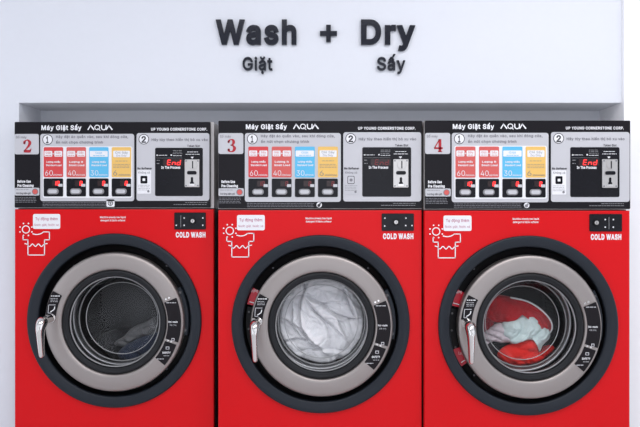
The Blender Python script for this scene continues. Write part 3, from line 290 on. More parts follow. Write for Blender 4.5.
à389|160,-9 142,-8 126,-5 110,-1 94,5 80,12 68,22 57,32 48,45 40,58 35,73 31,90 30,108 31,123 34,138 38,150 43,161 50,171 58,179 67,187 78,193 89,199 100,203 112,207 125,211 178,220 234,227 244,228 252,230 259,232 265,235 270,238 273,243 275,248 276,255 276,257 275,268 273,279 271,288 267,297 262,304 256,311 248,317 240,322 230,326 220,329 208,330 196,331 183,330 171,329 159,326 149,322 140,318 132,313 124,307 118,301 112,294 107,288 103,281 100,274 41,291 48,308 57,322 67,335 79,346 91,355 104,364 118,370 133,375 148,379 163,382 179,384 194,384 239,379 251,376 263,372 275,367 286,360 296,353 306,343 315,333 322,320 329,306 333,290 336,272 337,251 337,0 277,0 277,52 272,52 252,25 244,18 236,12 226,6 215,1 203,-3 190,-6 176,-8|170,45 187,46 202,49 216,53 228,59 239,66 248,74 257,83 263,93 269,104 272,115 275,126 276,138 276,190 259,182 231,176 200,171 175,168 134,159 125,155 117,150 110,145 103,139 98,132 95,124 93,115 92,105 92,95 94,87 98,79 102,72 107,66 114,61 121,56 130,52 139,49 149,47 159,46|165,429 99,529 168,529 215,429
á389|160,-9 142,-8 126,-5 110,-1 94,5 80,12 68,22 57,32 48,45 40,58 35,73 31,90 30,108 31,123 34,138 38,150 43,161 50,171 58,179 67,187 78,193 89,199 100,203 112,207 125,211 178,220 234,227 244,228 252,230 259,232 265,235 270,238 273,243 275,248 276,255 276,257 275,268 273,279 271,288 267,297 262,304 256,311 248,317 240,322 230,326 220,329 208,330 196,331 183,330 171,329 159,326 149,322 140,318 132,313 124,307 118,301 112,294 107,288 103,281 100,274 41,291 48,308 57,322 67,335 79,346 91,355 104,364 118,370 133,375 148,379 163,382 179,384 194,384 239,379 251,376 263,372 275,367 286,360 296,353 306,343 315,333 322,320 329,306 333,290 336,272 337,251 337,0 277,0 277,52 272,52 252,25 244,18 236,12 226,6 215,1 203,-3 190,-6 176,-8|170,45 187,46 202,49 216,53 228,59 239,66 248,74 257,83 263,93 269,104 272,115 275,126 276,138 276,190 259,182 231,176 200,171 175,168 134,159 125,155 117,150 110,145 103,139 98,132 95,124 93,115 92,105 92,95 94,87 98,79 102,72 107,66 114,61 121,56 130,52 139,49 149,47 159,46|162,429 210,529 278,529 212,429
ã389|160,-9 142,-8 126,-5 110,-1 94,5 80,12 68,22 57,32 48,45 40,58 35,73 31,90 30,108 31,123 34,138 38,150 43,161 50,171 58,179 67,187 78,193 89,199 100,203 112,207 125,211 178,220 234,227 244,228 252,230 259,232 265,235 270,238 273,243 275,248 276,255 276,257 275,268 273,279 271,288 267,297 262,304 256,311 248,317 240,322 230,326 220,329 208,330 196,331 183,330 171,329 159,326 149,322 140,318 132,313 124,307 118,301 112,294 107,288 103,281 100,274 41,291 48,308 57,322 67,335 79,346 91,355 104,364 118,370 133,375 148,379 163,382 179,384 194,384 239,379 251,376 263,372 275,367 286,360 296,353 306,343 315,333 322,320 329,306 333,290 336,272 337,251 337,0 277,0 277,52 272,52 252,25 244,18 236,12 226,6 215,1 203,-3 190,-6 176,-8|170,45 187,46 202,49 216,53 228,59 239,66 248,74 257,83 263,93 269,104 272,115 275,126 276,138 276,190 259,182 231,176 200,171 175,168 134,159 125,155 117,150 110,145 103,139 98,132 95,124 93,115 92,105 92,95 94,87 98,79 102,72 107,66 114,61 121,56 130,52 139,49 149,47 159,46|234,446 209,450 186,460 166,470 151,475 147,474 143,472 140,470 138,466 133,448 90,448 91,462 94,476 99,488 104,498 112,507 121,513 132,517 145,518 170,514 191,504 210,494 227,490 231,490 235,491 238,493 240,496 247,517 288,517 287,502 284,488 279,476 273,466 265,457 256,451 246,447
ê404|212,-8 185,-7 161,-2 138,6 117,16 98,30 82,46 68,64 56,85 46,108 40,132 35,159 34,187 35,215 39,242 46,267 55,290 67,311 81,329 97,346 115,359 135,370 157,378 180,383 205,384 221,384 236,382 251,379 266,374 280,368 294,361 307,351 319,341 331,329 341,315 350,299 357,282 363,263 368,242 370,219 371,194 371,169 75,169 75,221 338,221 310,202 309,220 307,237 303,254 298,269 291,282 283,294 273,305 263,314 250,321 237,326 222,329 205,330 189,329 173,326 159,321 146,313 135,304 125,294 116,282 109,270 103,256 99,241 97,226 96,211 96,178 97,157 100,139 104,122 110,106 118,92 128,80 139,70 151,61 165,55 179,50 195,47 212,46 224,47 234,48 244,50 254,53 263,56 271,61 278,66 285,73 292,80 297,88 302,96 306,105 365,91 360,77 353,63 345,51 335,39 324,29 311,19 298,11 283,4 266,-1 249,-5 231,-7|155,435 95,435 95,438 175,529 233,529 313,438 313,435 252,435 204,495
ì166|53,0 53,379 114,379 114,0|59,429 -6,529 62,529 110,429
í166|53,0 53,379 114,379 114,0|57,429 104,529 173,529 107,429
ò415|207,-8 182,-7 159,-2 137,6 117,16 98,30 82,46 68,64 56,85 46,108 40,133 36,159 34,187 36,216 40,243 46,268 56,291 68,312 82,330 98,346 117,360 137,371 159,378 182,383 207,384 233,383 256,378 278,371 299,360 317,346 333,330 347,312 359,291 369,268 376,243 380,216 381,187 380,159 376,133 369,108 359,85 347,64 333,46 317,30 299,16 278,6 256,-2 233,-7|207,46 226,48 242,51 257,57 270,66 282,76 292,89 300,102 307,117 312,134 316,151 318,169 319,187 318,206 316,224 312,242 307,258 300,274 292,287 282,300 270,310 257,319 242,325 226,329 207,330 189,329 173,325 158,319 145,310 134,300 124,287 115,274 108,258 103,242 99,224 97,206 96,187 97,169 99,151 103,134 108,117 115,102 124,89 134,76 145,66 158,57 173,51 189,48|183,429 117,529 186,529 234,429
ó415|207,-8 182,-7 159,-2 137,6 117,16 98,30 82,46 68,64 56,85 46,108 40,133 36,159 34,187 36,216 40,243 46,268 56,291 68,312 82,330 98,346 117,360 137,371 159,378 182,383 207,384 233,383 256,378 278,371 299,360 317,346 333,330 347,312 359,291 369,268 376,243 380,216 381,187 380,159 376,133 369,108 359,85 347,64 333,46 317,30 299,16 278,6 256,-2 233,-7|207,46 226,48 242,51 257,57 270,66 282,76 292,89 300,102 307,117 312,134 316,151 318,169 319,187 318,206 316,224 312,242 307,258 300,274 292,287 282,300 270,310 257,319 242,325 226,329 207,330 189,329 173,325 158,319 145,310 134,300 124,287 115,274 108,258 103,242 99,224 97,206 96,187 97,169 99,151 103,134 108,117 115,102 124,89 134,76 145,66 158,57 173,51 189,48|181,429 228,529 297,529 231,429
ô415|207,-8 182,-7 159,-2 137,6 117,16 98,30 82,46 68,64 56,85 46,108 40,133 36,159 34,187 36,216 40,243 46,268 56,291 68,312 82,330 98,346 117,360 137,371 159,378 182,383 207,384 233,383 256,378 278,371 299,360 317,346 333,330 347,312 359,291 369,268 376,243 380,216 381,187 380,159 376,133 369,108 359,85 347,64 333,46 317,30 299,16 278,6 256,-2 233,-7|207,46 226,48 242,51 257,57 270,66 282,76 292,89 300,102 307,117 312,134 316,151 318,169 319,187 318,206 316,224 312,242 307,258 300,274 292,287 282,300 270,310 257,319 242,325 226,329 207,330 189,329 173,325 158,319 145,310 134,300 124,287 115,274 108,258 103,242 99,224 97,206 96,187 97,169 99,151 103,134 108,117 115,102 124,89 134,76 145,66 158,57 173,51 189,48|158,435 98,435 98,438 178,529 236,529 317,438 317,435 256,435 207,495
ù410|182,-5 164,-4 146,-1 130,4 115,11 101,20 89,31 78,44 69,59 62,76 57,95 54,116 53,139 53,379 114,379 114,144 115,123 119,105 127,89 137,75 150,64 164,56 181,52 200,50 213,51 226,53 238,57 249,62 259,69 268,77 276,86 283,97 289,109 293,122 295,137 296,153 296,379 357,379 357,0 298,0 298,92 307,92 297,67 286,47 272,30 257,17 240,7 222,0 203,-4|181,429 115,529 183,529 231,429
ú410|182,-5 164,-4 146,-1 130,4 115,11 101,20 89,31 78,44 69,59 62,76 57,95 54,116 53,139 53,379 114,379 114,144 115,123 119,105 127,89 137,75 150,64 164,56 181,52 200,50 213,51 226,53 238,57 249,62 259,69 268,77 276,86 283,97 289,109 293,122 295,137 296,153 296,379 357,379 357,0 298,0 298,92 307,92 297,67 286,47 272,30 257,17 240,7 222,0 203,-4|178,429 226,529 294,529 228,429
đ424|195,-8 172,-7 151,-2 130,5 111,16 94,29 79,45 66,64 55,84 46,108 39,133 35,160 34,189 35,218 39,245 46,270 55,293 66,313 79,332 95,347 112,361 131,371 151,378 173,383 196,384 213,384 228,381 241,378 253,373 263,367 272,360 280,353 287,346 306,319 311,319 311,509 372,509 372,0 313,0 313,59 307,59 287,31 280,24 272,17 263,10 252,4 241,-1 227,-5 212,-7|205,47 221,48 236,51 250,57 263,65 274,75 284,86 293,100 299,115 305,132 309,150 311,169 312,189 311,210 309,229 305,247 300,263 293,278 284,291 275,302 263,312 251,320 237,325 221,329 205,330 187,329 172,325 157,319 145,311 133,301 124,290 115,276 108,261 103,245 99,227 97,209 96,189 97,170 99,151 103,133 109,117 115,101 124,88 134,76 145,66 158,57 172,51 188,48|202,420 202,467 422,467 422,420
ơ413|207,344 207,384 236,384 263,382 291,380 322,380 327,380 331,383 333,386 334,391 334,464 391,464 391,396 390,384 387,373 383,364 376,357 368,351 358,347 346,345 333,344 270,344|207,-8 182,-7 159,-2 137,6 117,16 98,30 82,46 68,64 56,85 46,108 40,133 36,159 34,187 36,216 40,243 46,268 56,291 68,312 82,330 98,346 117,360 137,371 159,378 182,383 207,384 233,383 256,378 278,371 299,360 317,346 333,330 347,312 359,291 369,268 376,243 380,216 381,187 380,159 376,133 369,108 359,85 347,64 333,46 317,30 299,16 278,6 256,-2 233,-7|207,46 226,48 242,51 257,57 270,66 282,76 292,89 300,102 307,117 312,134 316,151 318,169 319,187 318,206 316,224 312,242 307,258 300,274 292,287 282,300 270,310 257,319 242,325 226,329 207,330 189,329 173,325 158,319 145,310 134,300 124,287 115,274 108,258 103,242 99,224 97,206 96,187 97,169 99,151 103,134 108,117 115,102 124,89 134,76 145,66 158,57 173,51 189,48
ư431|322,338 322,379 351,379 356,380 360,382 362,386 363,391 363,464 417,464 417,396 416,383 414,371 409,361 403,353 395,347 385,342 373,339 359,338|182,-5 164,-4 146,-1 130,4 115,11 101,20 89,31 78,44 69,59 62,76 57,95 54,116 53,139 53,379 114,379 114,144 115,123 119,105 127,89 137,75 150,64 164,56 181,52 200,50 213,51 226,53 238,57 249,62 259,69 268,77 276,86 283,97 289,109 293,122 295,137 296,153 296,379 357,379 357,0 298,0 298,92 307,92 297,67 286,47 272,30 257,17 240,7 222,0 203,-4
ả389|160,-9 142,-8 126,-5 110,-1 94,5 80,12 68,22 57,32 48,45 40,58 35,73 31,90 30,108 31,123 34,138 38,150 43,161 50,171 58,179 67,187 78,193 89,199 100,203 112,207 125,211 178,220 234,227 244,228 252,230 259,232 265,235 270,238 273,243 275,248 276,255 276,257 275,268 273,279 271,288 267,297 262,304 256,311 248,317 240,322 230,326 220,329 208,330 196,331 183,330 171,329 159,326 149,322 140,318 132,313 124,307 118,301 112,294 107,288 103,281 100,274 41,291 48,308 57,322 67,335 79,346 91,355 104,364 118,370 133,375 148,379 163,382 179,384 194,384 239,379 251,376 263,372 275,367 286,360 296,353 306,343 315,333 322,320 329,306 333,290 336,272 337,251 337,0 277,0 277,52 272,52 252,25 244,18 236,12 226,6 215,1 203,-3 190,-6 176,-8|170,45 187,46 202,49 216,53 228,59 239,66 248,74 257,83 263,93 269,104 272,115 275,126 276,138 276,190 259,182 231,176 200,171 175,168 134,159 125,155 117,150 110,145 103,139 98,132 95,124 93,115 92,105 92,95 94,87 98,79 102,72 107,66 114,61 121,56 130,52 139,49 149,47 159,46|209,429 163,429 187,476 189,486 180,489 132,489 132,529 180,529 190,529 199,528 207,526 214,524 221,521 226,517 230,513 234,509 236,503 238,498 239,492 238,486 237,479 235,473 232,466 228,459
ấ389|160,-9 142,-8 126,-5 110,-1 94,5 80,12 68,22 57,32 48,45 40,58 35,73 31,90 30,108 31,123 34,138 38,150 43,161 50,171 58,179 67,187 78,193 89,199 100,203 112,207 125,211 178,220 234,227 244,228 252,230 259,232 265,235 270,238 273,243 275,248 276,255 276,257 275,268 273,279 271,288 267,297 262,304 256,311 248,317 240,322 230,326 220,329 208,330 196,331 183,330 171,329 159,326 149,322 140,318 132,313 124,307 118,301 112,294 107,288 103,281 100,274 41,291 48,308 57,322 67,335 79,346 91,355 104,364 118,370 133,375 148,379 163,382 179,384 194,384 239,379 251,376 263,372 275,367 286,360 296,353 306,343 315,333 322,320 329,306 333,290 336,272 337,251 337,0 277,0 277,52 272,52 252,25 244,18 236,12 226,6 215,1 203,-3 190,-6 176,-8|170,45 187,46 202,49 216,53 228,59 239,66 248,74 257,83 263,93 269,104 272,115 275,126 276,138 276,190 259,182 231,176 200,171 175,168 134,159 125,155 117,150 110,145 103,139 98,132 95,124 93,115 92,105 92,95 94,87 98,79 102,72 107,66 114,61 121,56 130,52 139,49 149,47 159,46|142,426 82,426 82,428 162,520 220,520 301,428 301,426 240,426 191,485|237,547 285,641 353,641 287,547
ầ389|160,-9 142,-8 126,-5 110,-1 94,5 80,12 68,22 57,32 48,45 40,58 35,73 31,90 30,108 31,123 34,138 38,150 43,161 50,171 58,179 67,187 78,193 89,199 100,203 112,207 125,211 178,220 234,227 244,228 252,230 259,232 265,235 270,238 273,243 275,248 276,255 276,257 275,268 273,279 271,288 267,297 262,304 256,311 248,317 240,322 230,326 220,329 208,330 196,331 183,330 171,329 159,326 149,322 140,318 132,313 124,307 118,301 112,294 107,288 103,281 100,274 41,291 48,308 57,322 67,335 79,346 91,355 104,364 118,370 133,375 148,379 163,382 179,384 194,384 239,379 251,376 263,372 275,367 286,360 296,353 306,343 315,333 322,320 329,306 333,290 336,272 337,251 337,0 277,0 277,52 272,52 252,25 244,18 236,12 226,6 215,1 203,-3 190,-6 176,-8|170,45 187,46 202,49 216,53 228,59 239,66 248,74 257,83 263,93 269,104 272,115 275,126 276,138 276,190 259,182 231,176 200,171 175,168 134,159 125,155 117,150 110,145 103,139 98,132 95,124 93,115 92,105 92,95 94,87 98,79 102,72 107,66 114,61 121,56 130,52 139,49 149,47 159,46|142,426 82,426 82,428 162,520 220,520 301,428 301,426 240,426 191,485|254,547 188,641 257,641 305,547
ặ389|160,-9 142,-8 126,-5 110,-1 94,5 80,12 68,22 57,32 48,45 40,58 35,73 31,90 30,108 31,123 34,138 38,150 43,161 50,171 58,179 67,187 78,193 89,199 100,203 112,207 125,211 178,220 234,227 244,228 252,230 259,232 265,235 270,238 273,243 275,248 276,255 276,257 275,268 273,279 271,288 267,297 262,304 256,311 248,317 240,322 230,326 220,329 208,330 196,331 183,330 171,329 159,326 149,322 140,318 132,313 124,307 118,301 112,294 107,288 103,281 100,274 41,291 48,308 57,322 67,335 79,346 91,355 104,364 118,370 133,375 148,379 163,382 179,384 194,384 239,379 251,376 263,372 275,367 286,360 296,353 306,343 315,333 322,320 329,306 333,290 336,272 337,251 337,0 277,0 277,52 272,52 252,25 244,18 236,12 226,6 215,1 203,-3 190,-6 176,-8|170,45 187,46 202,49 216,53 228,59 239,66 248,74 257,83 263,93 269,104 272,115 275,126 276,138 276,190 259,182 231,176 200,171 175,168 134,159 125,155 117,150 110,145 103,139 98,132 95,124 93,115 92,105 92,95 94,87 98,79 102,72 107,66 114,61 121,56 130,52 139,49 149,47 159,46|189,433 176,434 163,436 151,440 139,446 129,453 119,461 111,470 104,481 98,492 94,504 91,516 90,529 135,529 136,518 139,508 144,499 150,491 159,485 168,480 178,477 189,476 200,477 211,480 220,485 228,491 235,499 239,508 242,518 243,529 288,529 287,516 285,504 281,492 275,481 268,470 260,461 250,453 240,446 228,440 216,436 203,434|190,-144 181,-144 174,-141 166,-138 160,-133 155,-126 151,-120 148,-112 147,-104 148,-96 151,-88 155,-82 160,-75 166,-70 174,-66 181,-64 190,-64 198,-64 206,-66 213,-70 220,-75 225,-82 229,-88 232,-96 233,-104 232,-112 229,-120 225,-126 220,-133 213,-138 206,-141 198,-144
ề404|212,-8 185,-7 161,-2 138,6 117,16 98,30 82,46 68,64 56,85 46,108 40,132 35,159 34,187 35,215 39,242 46,267 55,290 67,311 81,329 97,346 115,359 135,370 157,378 180,383 205,384 221,384 236,382 251,379 266,374 280,368 294,361 307,351 319,341 331,329 341,315 350,299 357,282 363,263 368,242 370,219 371,194 371,169 75,169 75,221 338,221 310,202 309,220 307,237 303,254 298,269 291,282 283,294 273,305 263,314 250,321 237,326 222,329 205,330 189,329 173,326 159,321 146,313 135,304 125,294 116,282 109,270 103,256 99,241 97,226 96,211 96,178 97,157 100,139 104,122 110,106 118,92 128,80 139,70 151,61 165,55 179,50 195,47 212,46 224,47 234,48 244,50 254,53 263,56 271,61 278,66 285,73 292,80 297,88 302,96 306,105 365,91 360,77 353,63 345,51 335,39 324,29 311,19 298,11 283,4 266,-1 249,-5 231,-7|157,426 97,426 97,428 177,520 235,520 315,428 315,426 254,426 206,485|269,547 203,641 271,641 319,547
ể404|212,-8 185,-7 161,-2 138,6 117,16 98,30 82,46 68,64 56,85 46,108 40,132 35,159 34,187 35,215 39,242 46,267 55,290 67,311 81,329 97,346 115,359 135,370 157,378 180,383 205,384 221,384 236,382 251,379 266,374 280,368 294,361 307,351 319,341 331,329 341,315 350,299 357,282 363,263 368,242 370,219 371,194 371,169 75,169 75,221 338,221 310,202 309,220 307,237 303,254 298,269 291,282 283,294 273,305 263,314 250,321 237,326 222,329 205,330 189,329 173,326 159,321 146,313 135,304 125,294 116,282 109,270 103,256 99,241 97,226 96,211 96,178 97,157 100,139 104,122 110,106 118,92 128,80 139,70 151,61 165,55 179,50 195,47 212,46 224,47 234,48 244,50 254,53 263,56 271,61 278,66 285,73 292,80 297,88 302,96 306,105 365,91 360,77 353,63 345,51 335,39 324,29 311,19 298,11 283,4 266,-1 249,-5 231,-7|157,426 97,426 97,428 177,520 235,520 315,428 315,426 254,426 206,485|297,547 250,547 272,587 273,597 264,601 217,601 217,641 264,641 278,640 289,638 299,635 308,631 314,626 319,619 322,613 324,605 324,597 322,588 318,579 312,570
ỉ166|53,0 53,379 114,379 114,0|104,429 58,429 82,476 83,486 74,489 27,489 27,529 74,529 84,529 93,528 102,526 109,524 115,521 120,517 125,513 128,509 131,503 133,498 133,492 133,486 132,479 130,473 126,466 122,459
ị166|53,0 53,379 114,379 114,0|84,443 75,444 67,446 60,449 54,455 48,461 44,468 42,475 41,483 42,491 44,499 48,506 54,512 60,517 67,521 75,523 84,524 92,523 100,521 107,517 114,512 119,506 123,499 126,491 126,483 126,475 123,468 119,461 114,455 107,449 100,446 92,444|84,-144 76,-144 68,-141 61,-138 54,-133 49,-126 45,-120 43,-112 42,-104 43,-96 45,-88 49,-82 54,-75 61,-70 68,-66 76,-64 84,-64 93,-64 101,-66 108,-70 115,-75 120,-82 124,-88 126,-96 127,-104 126,-112 124,-120 120,-126 115,-133 108,-138 101,-141 93,-144
ọ415|207,-8 182,-7 159,-2 137,6 117,16 98,30 82,46 68,64 56,85 46,108 40,133 36,159 34,187 36,216 40,243 46,268 56,291 68,312 82,330 98,346 117,360 137,371 159,378 182,383 207,384 233,383 256,378 278,371 299,360 317,346 333,330 347,312 359,291 369,268 376,243 380,216 381,187 380,159 376,133 369,108 359,85 347,64 333,46 317,30 299,16 278,6 256,-2 233,-7|207,46 226,48 242,51 257,57 270,66 282,76 292,89 300,102 307,117 312,134 316,151 318,169 319,187 318,206 316,224 312,242 307,258 300,274 292,287 282,300 270,310 257,319 242,325 226,329 207,330 189,329 173,325 158,319 145,310 134,300 124,287 115,274 108,258 103,242 99,224 97,206 96,187 97,169 99,151 103,134 108,117 115,102 124,89 134,76 145,66 158,57 173,51 189,48|208,-144 200,-144 192,-141 185,-138 178,-133 173,-126 169,-120 167,-112 166,-104 167,-96 169,-88 173,-82 178,-75 185,-70 192,-66 200,-64 208,-64 217,-64 225,-66 232,-70 238,-75 244,-82 248,-88 250,-96 251,-104 250,-112 248,-120 244,-126 238,-133 232,-138 225,-141 217,-144
ỏ415|207,-8 182,-7 159,-2 137,6 117,16 98,30 82,46 68,64 56,85 46,108 40,133 36,159 34,187 36,216 40,243 46,268 56,291 68,312 82,330 98,346 117,360 137,371 159,378 182,383 207,384 233,383 256,378 278,371 299,360 317,346 333,330 347,312 359,291 369,268 376,243 380,216 381,187 380,159 376,133 369,108 359,85 347,64 333,46 317,30 299,16 278,6 256,-2 233,-7|207,46 226,48 242,51 257,57 270,66 282,76 292,89 300,102 307,117 312,134 316,151 318,169 319,187 318,206 316,224 312,242 307,258 300,274 292,287 282,300 270,310 257,319 242,325 226,329 207,330 189,329 173,325 158,319 145,310 134,300 124,287 115,274 108,258 103,242 99,224 97,206 96,187 97,169 99,151 103,134 108,117 115,102 124,89 134,76 145,66 158,57 173,51 189,48|228,429 182,429 206,476 207,486 198,489 151,489 151,529 198,529 208,529 217,528 225,526 233,524 239,521 244,517 249,513 252,509 255,503 257,498 257,492 257,486 256,479 253,473 250,466 246,459
ố415|207,-8 182,-7 159,-2 137,6 117,16 98,30 82,46 68,64 56,85 46,108 40,133 36,159 34,187 36,216 40,243 46,268 56,291 68,312 82,330 98,346 117,360 137,371 159,378 182,383 207,384 233,383 256,378 278,371 299,360 317,346 333,330 347,312 359,291 369,268 376,243 380,216 381,187 380,159 376,133 369,108 359,85 347,64 333,46 317,30 299,16 278,6 256,-2 233,-7|207,46 226,48 242,51 257,57 270,66 282,76 292,89 300,102 307,117 312,134 316,151 318,169 319,187 318,206 316,224 312,242 307,258 300,274 292,287 282,300 270,310 257,319 242,325 226,329 207,330 189,329 173,325 158,319 145,310 134,300 124,287 115,274 108,258 103,242 99,224 97,206 96,187 97,169 99,151 103,134 108,117 115,102 124,89 134,76 145,66 158,57 173,51 189,48|160,426 100,426 100,428 180,520 238,520 319,428 319,426 258,426 209,485|255,547 303,641 371,641 305,547
ộ415|207,-8 182,-7 159,-2 137,6 117,16 98,30 82,46 68,64 56,85 46,108 40,133 36,159 34,187 36,216 40,243 46,268 56,291 68,312 82,330 98,346 117,360 137,371 159,378 182,383 207,384 233,383 256,378 278,371 299,360 317,346 333,330 347,312 359,291 369,268 376,243 380,216 381,187 380,159 376,133 369,108 359,85 347,64 333,46 317,30 299,16 278,6 256,-2 233,-7|207,46 226,48 242,51 257,57 270,66 282,76 292,89 300,102 307,117 312,134 316,151 318,169 319,187 318,206 316,224 312,242 307,258 300,274 292,287 282,300 270,310 257,319 242,325 226,329 207,330 189,329 173,325 158,319 145,310 134,300 124,287 115,274 108,258 103,242 99,224 97,206 96,187 97,169 99,151 103,134 108,117 115,102 124,89 134,76 145,66 158,57 173,51 189,48|158,435 98,435 98,438 178,529 236,529 317,438 317,435 256,435 207,495|208,-144 200,-144 192,-141 185,-138 178,-133 173,-126 169,-120 167,-112 166,-104 167,-96 169,-88 173,-82 178,-75 185,-70 192,-66 200,-64 208,-64 217,-64 225,-66 232,-70 238,-75 244,-82 248,-88 250,-96 251,-104 250,-112 248,-120 244,-126 238,-133 232,-138 225,-141 217,-144
ớ413|207,344 207,384 236,384 263,382 291,380 322,380 327,380 331,383 333,386 334,391 334,464 391,464 391,396 390,384 387,373 383,364 376,357 368,351 358,347 346,345 333,344 270,344|207,-8 182,-7 159,-2 137,6 117,16 98,30 82,46 68,64 56,85 46,108 40,133 36,159 34,187 36,216 40,243 46,268 56,291 68,312 82,330 98,346 117,360 137,371 159,378 182,383 207,384 233,383 256,378 278,371 299,360 317,346 333,330 347,312 359,291 369,268 376,243 380,216 381,187 380,159 376,133 369,108 359,85 347,64 333,46 317,30 299,16 278,6 256,-2 233,-7|207,46 226,48 242,51 257,57 270,66 282,76 292,89 300,102 307,117 312,134 316,151 318,169 319,187 318,206 316,224 312,242 307,258 300,274 292,287 282,300 270,310 257,319 242,325 226,329 207,330 189,329 173,325 158,319 145,310 134,300 124,287 115,274 108,258 103,242 99,224 97,206 96,187 97,169 99,151 103,134 108,117 115,102 124,89 134,76 145,66 158,57 173,51 189,48|181,429 228,529 297,529 231,429
ợ413|207,344 207,384 236,384 263,382 291,380 322,380 327,380 331,383 333,386 334,391 334,464 391,464 391,396 390,384 387,373 383,364 376,357 368,351 358,347 346,345 333,344 270,344|207,-8 182,-7 159,-2 137,6 117,16 98,30 82,46 68,64 56,85 46,108 40,133 36,159 34,187 36,216 40,243 46,268 56,291 68,312 82,330 98,346 117,360 137,371 159,378 182,383 207,384 233,383 256,378 278,371 299,360 317,346 333,330 347,312 359,291 369,268 376,243 380,216 381,187 380,159 376,133 369,108 359,85 347,64 333,46 317,30 299,16 278,6 256,-2 233,-7|207,46 226,48 242,51 257,57 270,66 282,76 292,89 300,102 307,117 312,134 316,151 318,169 319,187 318,206 316,224 312,242 307,258 300,274 292,287 282,300 270,310 257,319 242,325 226,329 207,330 189,329 173,325 158,319 145,310 134,300 124,287 115,274 108,258 103,242 99,224 97,206 96,187 97,169 99,151 103,134 108,117 115,102 124,89 134,76 145,66 158,57 173,51 189,48|208,-144 200,-144 192,-141 185,-138 178,-133 173,-126 169,-120 167,-112 166,-104 167,-96 169,-88 173,-82 178,-75 185,-70 192,-66 200,-64 208,-64 217,-64 225,-66 232,-70 238,-75 244,-82 248,-88 250,-96 251,-104 250,-112 248,-120 244,-126 238,-133 232,-138 225,-141 217,-144
ử431|322,338 322,379 351,379 356,380 360,382 362,386 363,391 363,464 417,464 417,396 416,383 414,371 409,361 403,353 395,347 385,342 373,339 359,338|182,-5 164,-4 146,-1 130,4 115,11 101,20 89,31 78,44 69,59 62,76 57,95 54,116 53,139 53,379 114,379 114,144 115,123 119,105 127,89 137,75 150,64 164,56 181,52 200,50 213,51 226,53 238,57 249,62 259,69 268,77 276,86 283,97 289,109 293,122 295,137 296,153 296,379 357,379 357,0 298,0 298,92 307,92 297,67 286,47 272,30 257,17 240,7 222,0 203,-4|225,429 179,429 203,476 205,486 196,489 148,489 148,529 196,529 206,529 215,528 223,526 230,524 236,521 242,517 246,513 250,509 252,503 254,498 254,492 254,486 253,479 251,473 248,466 243,459
ữ431|322,338 322,379 351,379 356,380 360,382 362,386 363,391 363,464 417,464 417,396 416,383 414,371 409,361 403,353 395,347 385,342 373,339 359,338|182,-5 164,-4 146,-1 130,4 115,11 101,20 89,31 78,44 69,59 62,76 57,95 54,116 53,139 53,379 114,379 114,144 115,123 119,105 127,89 137,75 150,64 164,56 181,52 200,50 213,51 226,53 238,57 249,62 259,69 268,77 276,86 283,97 289,109 293,122 295,137 296,153 296,379 357,379 357,0 298,0 298,92 307,92 297,67 286,47 272,30 257,17 240,7 222,0 203,-4|250,446 225,450 202,460 182,470 167,475 162,474 159,472 156,470 153,466 149,448 106,448 107,462 110,476 114,488 120,498 128,507 137,513 148,517 161,518 185,514 207,504 226,494 243,490 247,490 251,491 254,493 256,496 262,517 304,517 303,502 300,488 295,476 289,466 281,457 272,451 262,447
ự431|322,338 322,379 351,379 356,380 360,382 362,386 363,391 363,464 417,464 417,396 416,383 414,371 409,361 403,353 395,347 385,342 373,339 359,338|182,-5 164,-4 146,-1 130,4 115,11 101,20 89,31 78,44 69,59 62,76 57,95 54,116 53,139 53,379 114,379 114,144 115,123 119,105 127,89 137,75 150,64 164,56 181,52 200,50 213,51 226,53 238,57 249,62 259,69 268,77 276,86 283,97 289,109 293,122 295,137 296,153 296,379 357,379 357,0 298,0 298,92 307,92 297,67 286,47 272,30 257,17 240,7 222,0 203,-4|206,-144 198,-144 190,-141 183,-138 176,-133 171,-126 167,-120 165,-112 164,-104 165,-96 167,-88 171,-82 176,-75 183,-70 190,-66 198,-64 206,-64 215,-64 223,-66 230,-70 236,-75 242,-82 246,-88 248,-96 249,-104 248,-112 246,-120 242,-126 236,-133 230,-138 223,-141 215,-144
'''
GL = {}
for ln in LETTERS.strip('\n').split('\n'):
    parts = ln[1:].split('|')
    GL[ln[0]] = (int(float(parts[0])), [[tuple(map(int, q.split(','))) for q in p.split()] for p in parts[1:]])
def fatten(pl, b):
    """moves an outline sideways by b to make the letter bolder"""
    q = [pl[0]]
    for p in pl[1:]:
        if math.hypot(p[0]-q[-1][0], p[1]-q[-1][1]) > 5: q.append(p)
    if len(q) > 3 and math.hypot(q[0][0]-q[-1][0], q[0][1]-q[-1][1]) < 5: q.pop()
    if not b: return q
    n = len(q); out = []
    for i in range(n):
        a, p, c = q[i-1], q[i], q[(i+1) % n]
        d1 = Vector((p[0]-a[0], p[1]-a[1])).normalized(); d2 = Vector((c[0]-p[0], c[1]-p[1])).normalized()
        n1 = Vector((-d1.y, d1.x)); n2 = Vector((-d2.y, d2.x)); m_ = n1+n2
        if m_.length < .2: m_ = n1*1.0; k_ = 1.0
        else: k_ = min(2/m_.length, 1.5); m_.normalize()
        out.append((p[0]+m_.x*b*k_*OUT, p[1]+m_.y*b*k_*OUT))
    return out
def area2(pl): return sum(pl[i-1][0]*pl[i][1]-pl[i][0]*pl[i-1][1] for i in range(len(pl)))
OUT = -1 if area2(GL['H'][1][0]) > 0 else 1
def winding(loops, x, y):
    w = 0
    for pl in loops:
        for i in range(len(pl)):
            (ax, ay), (bx, by) = pl[i-1], pl[i]
            if (ay <= y) != (by <= y):
                t = ax+(y-ay)*(bx-ax)/(by-ay)
                if t > x: w += 1 if by > ay else -1
    return w
FILL = {}
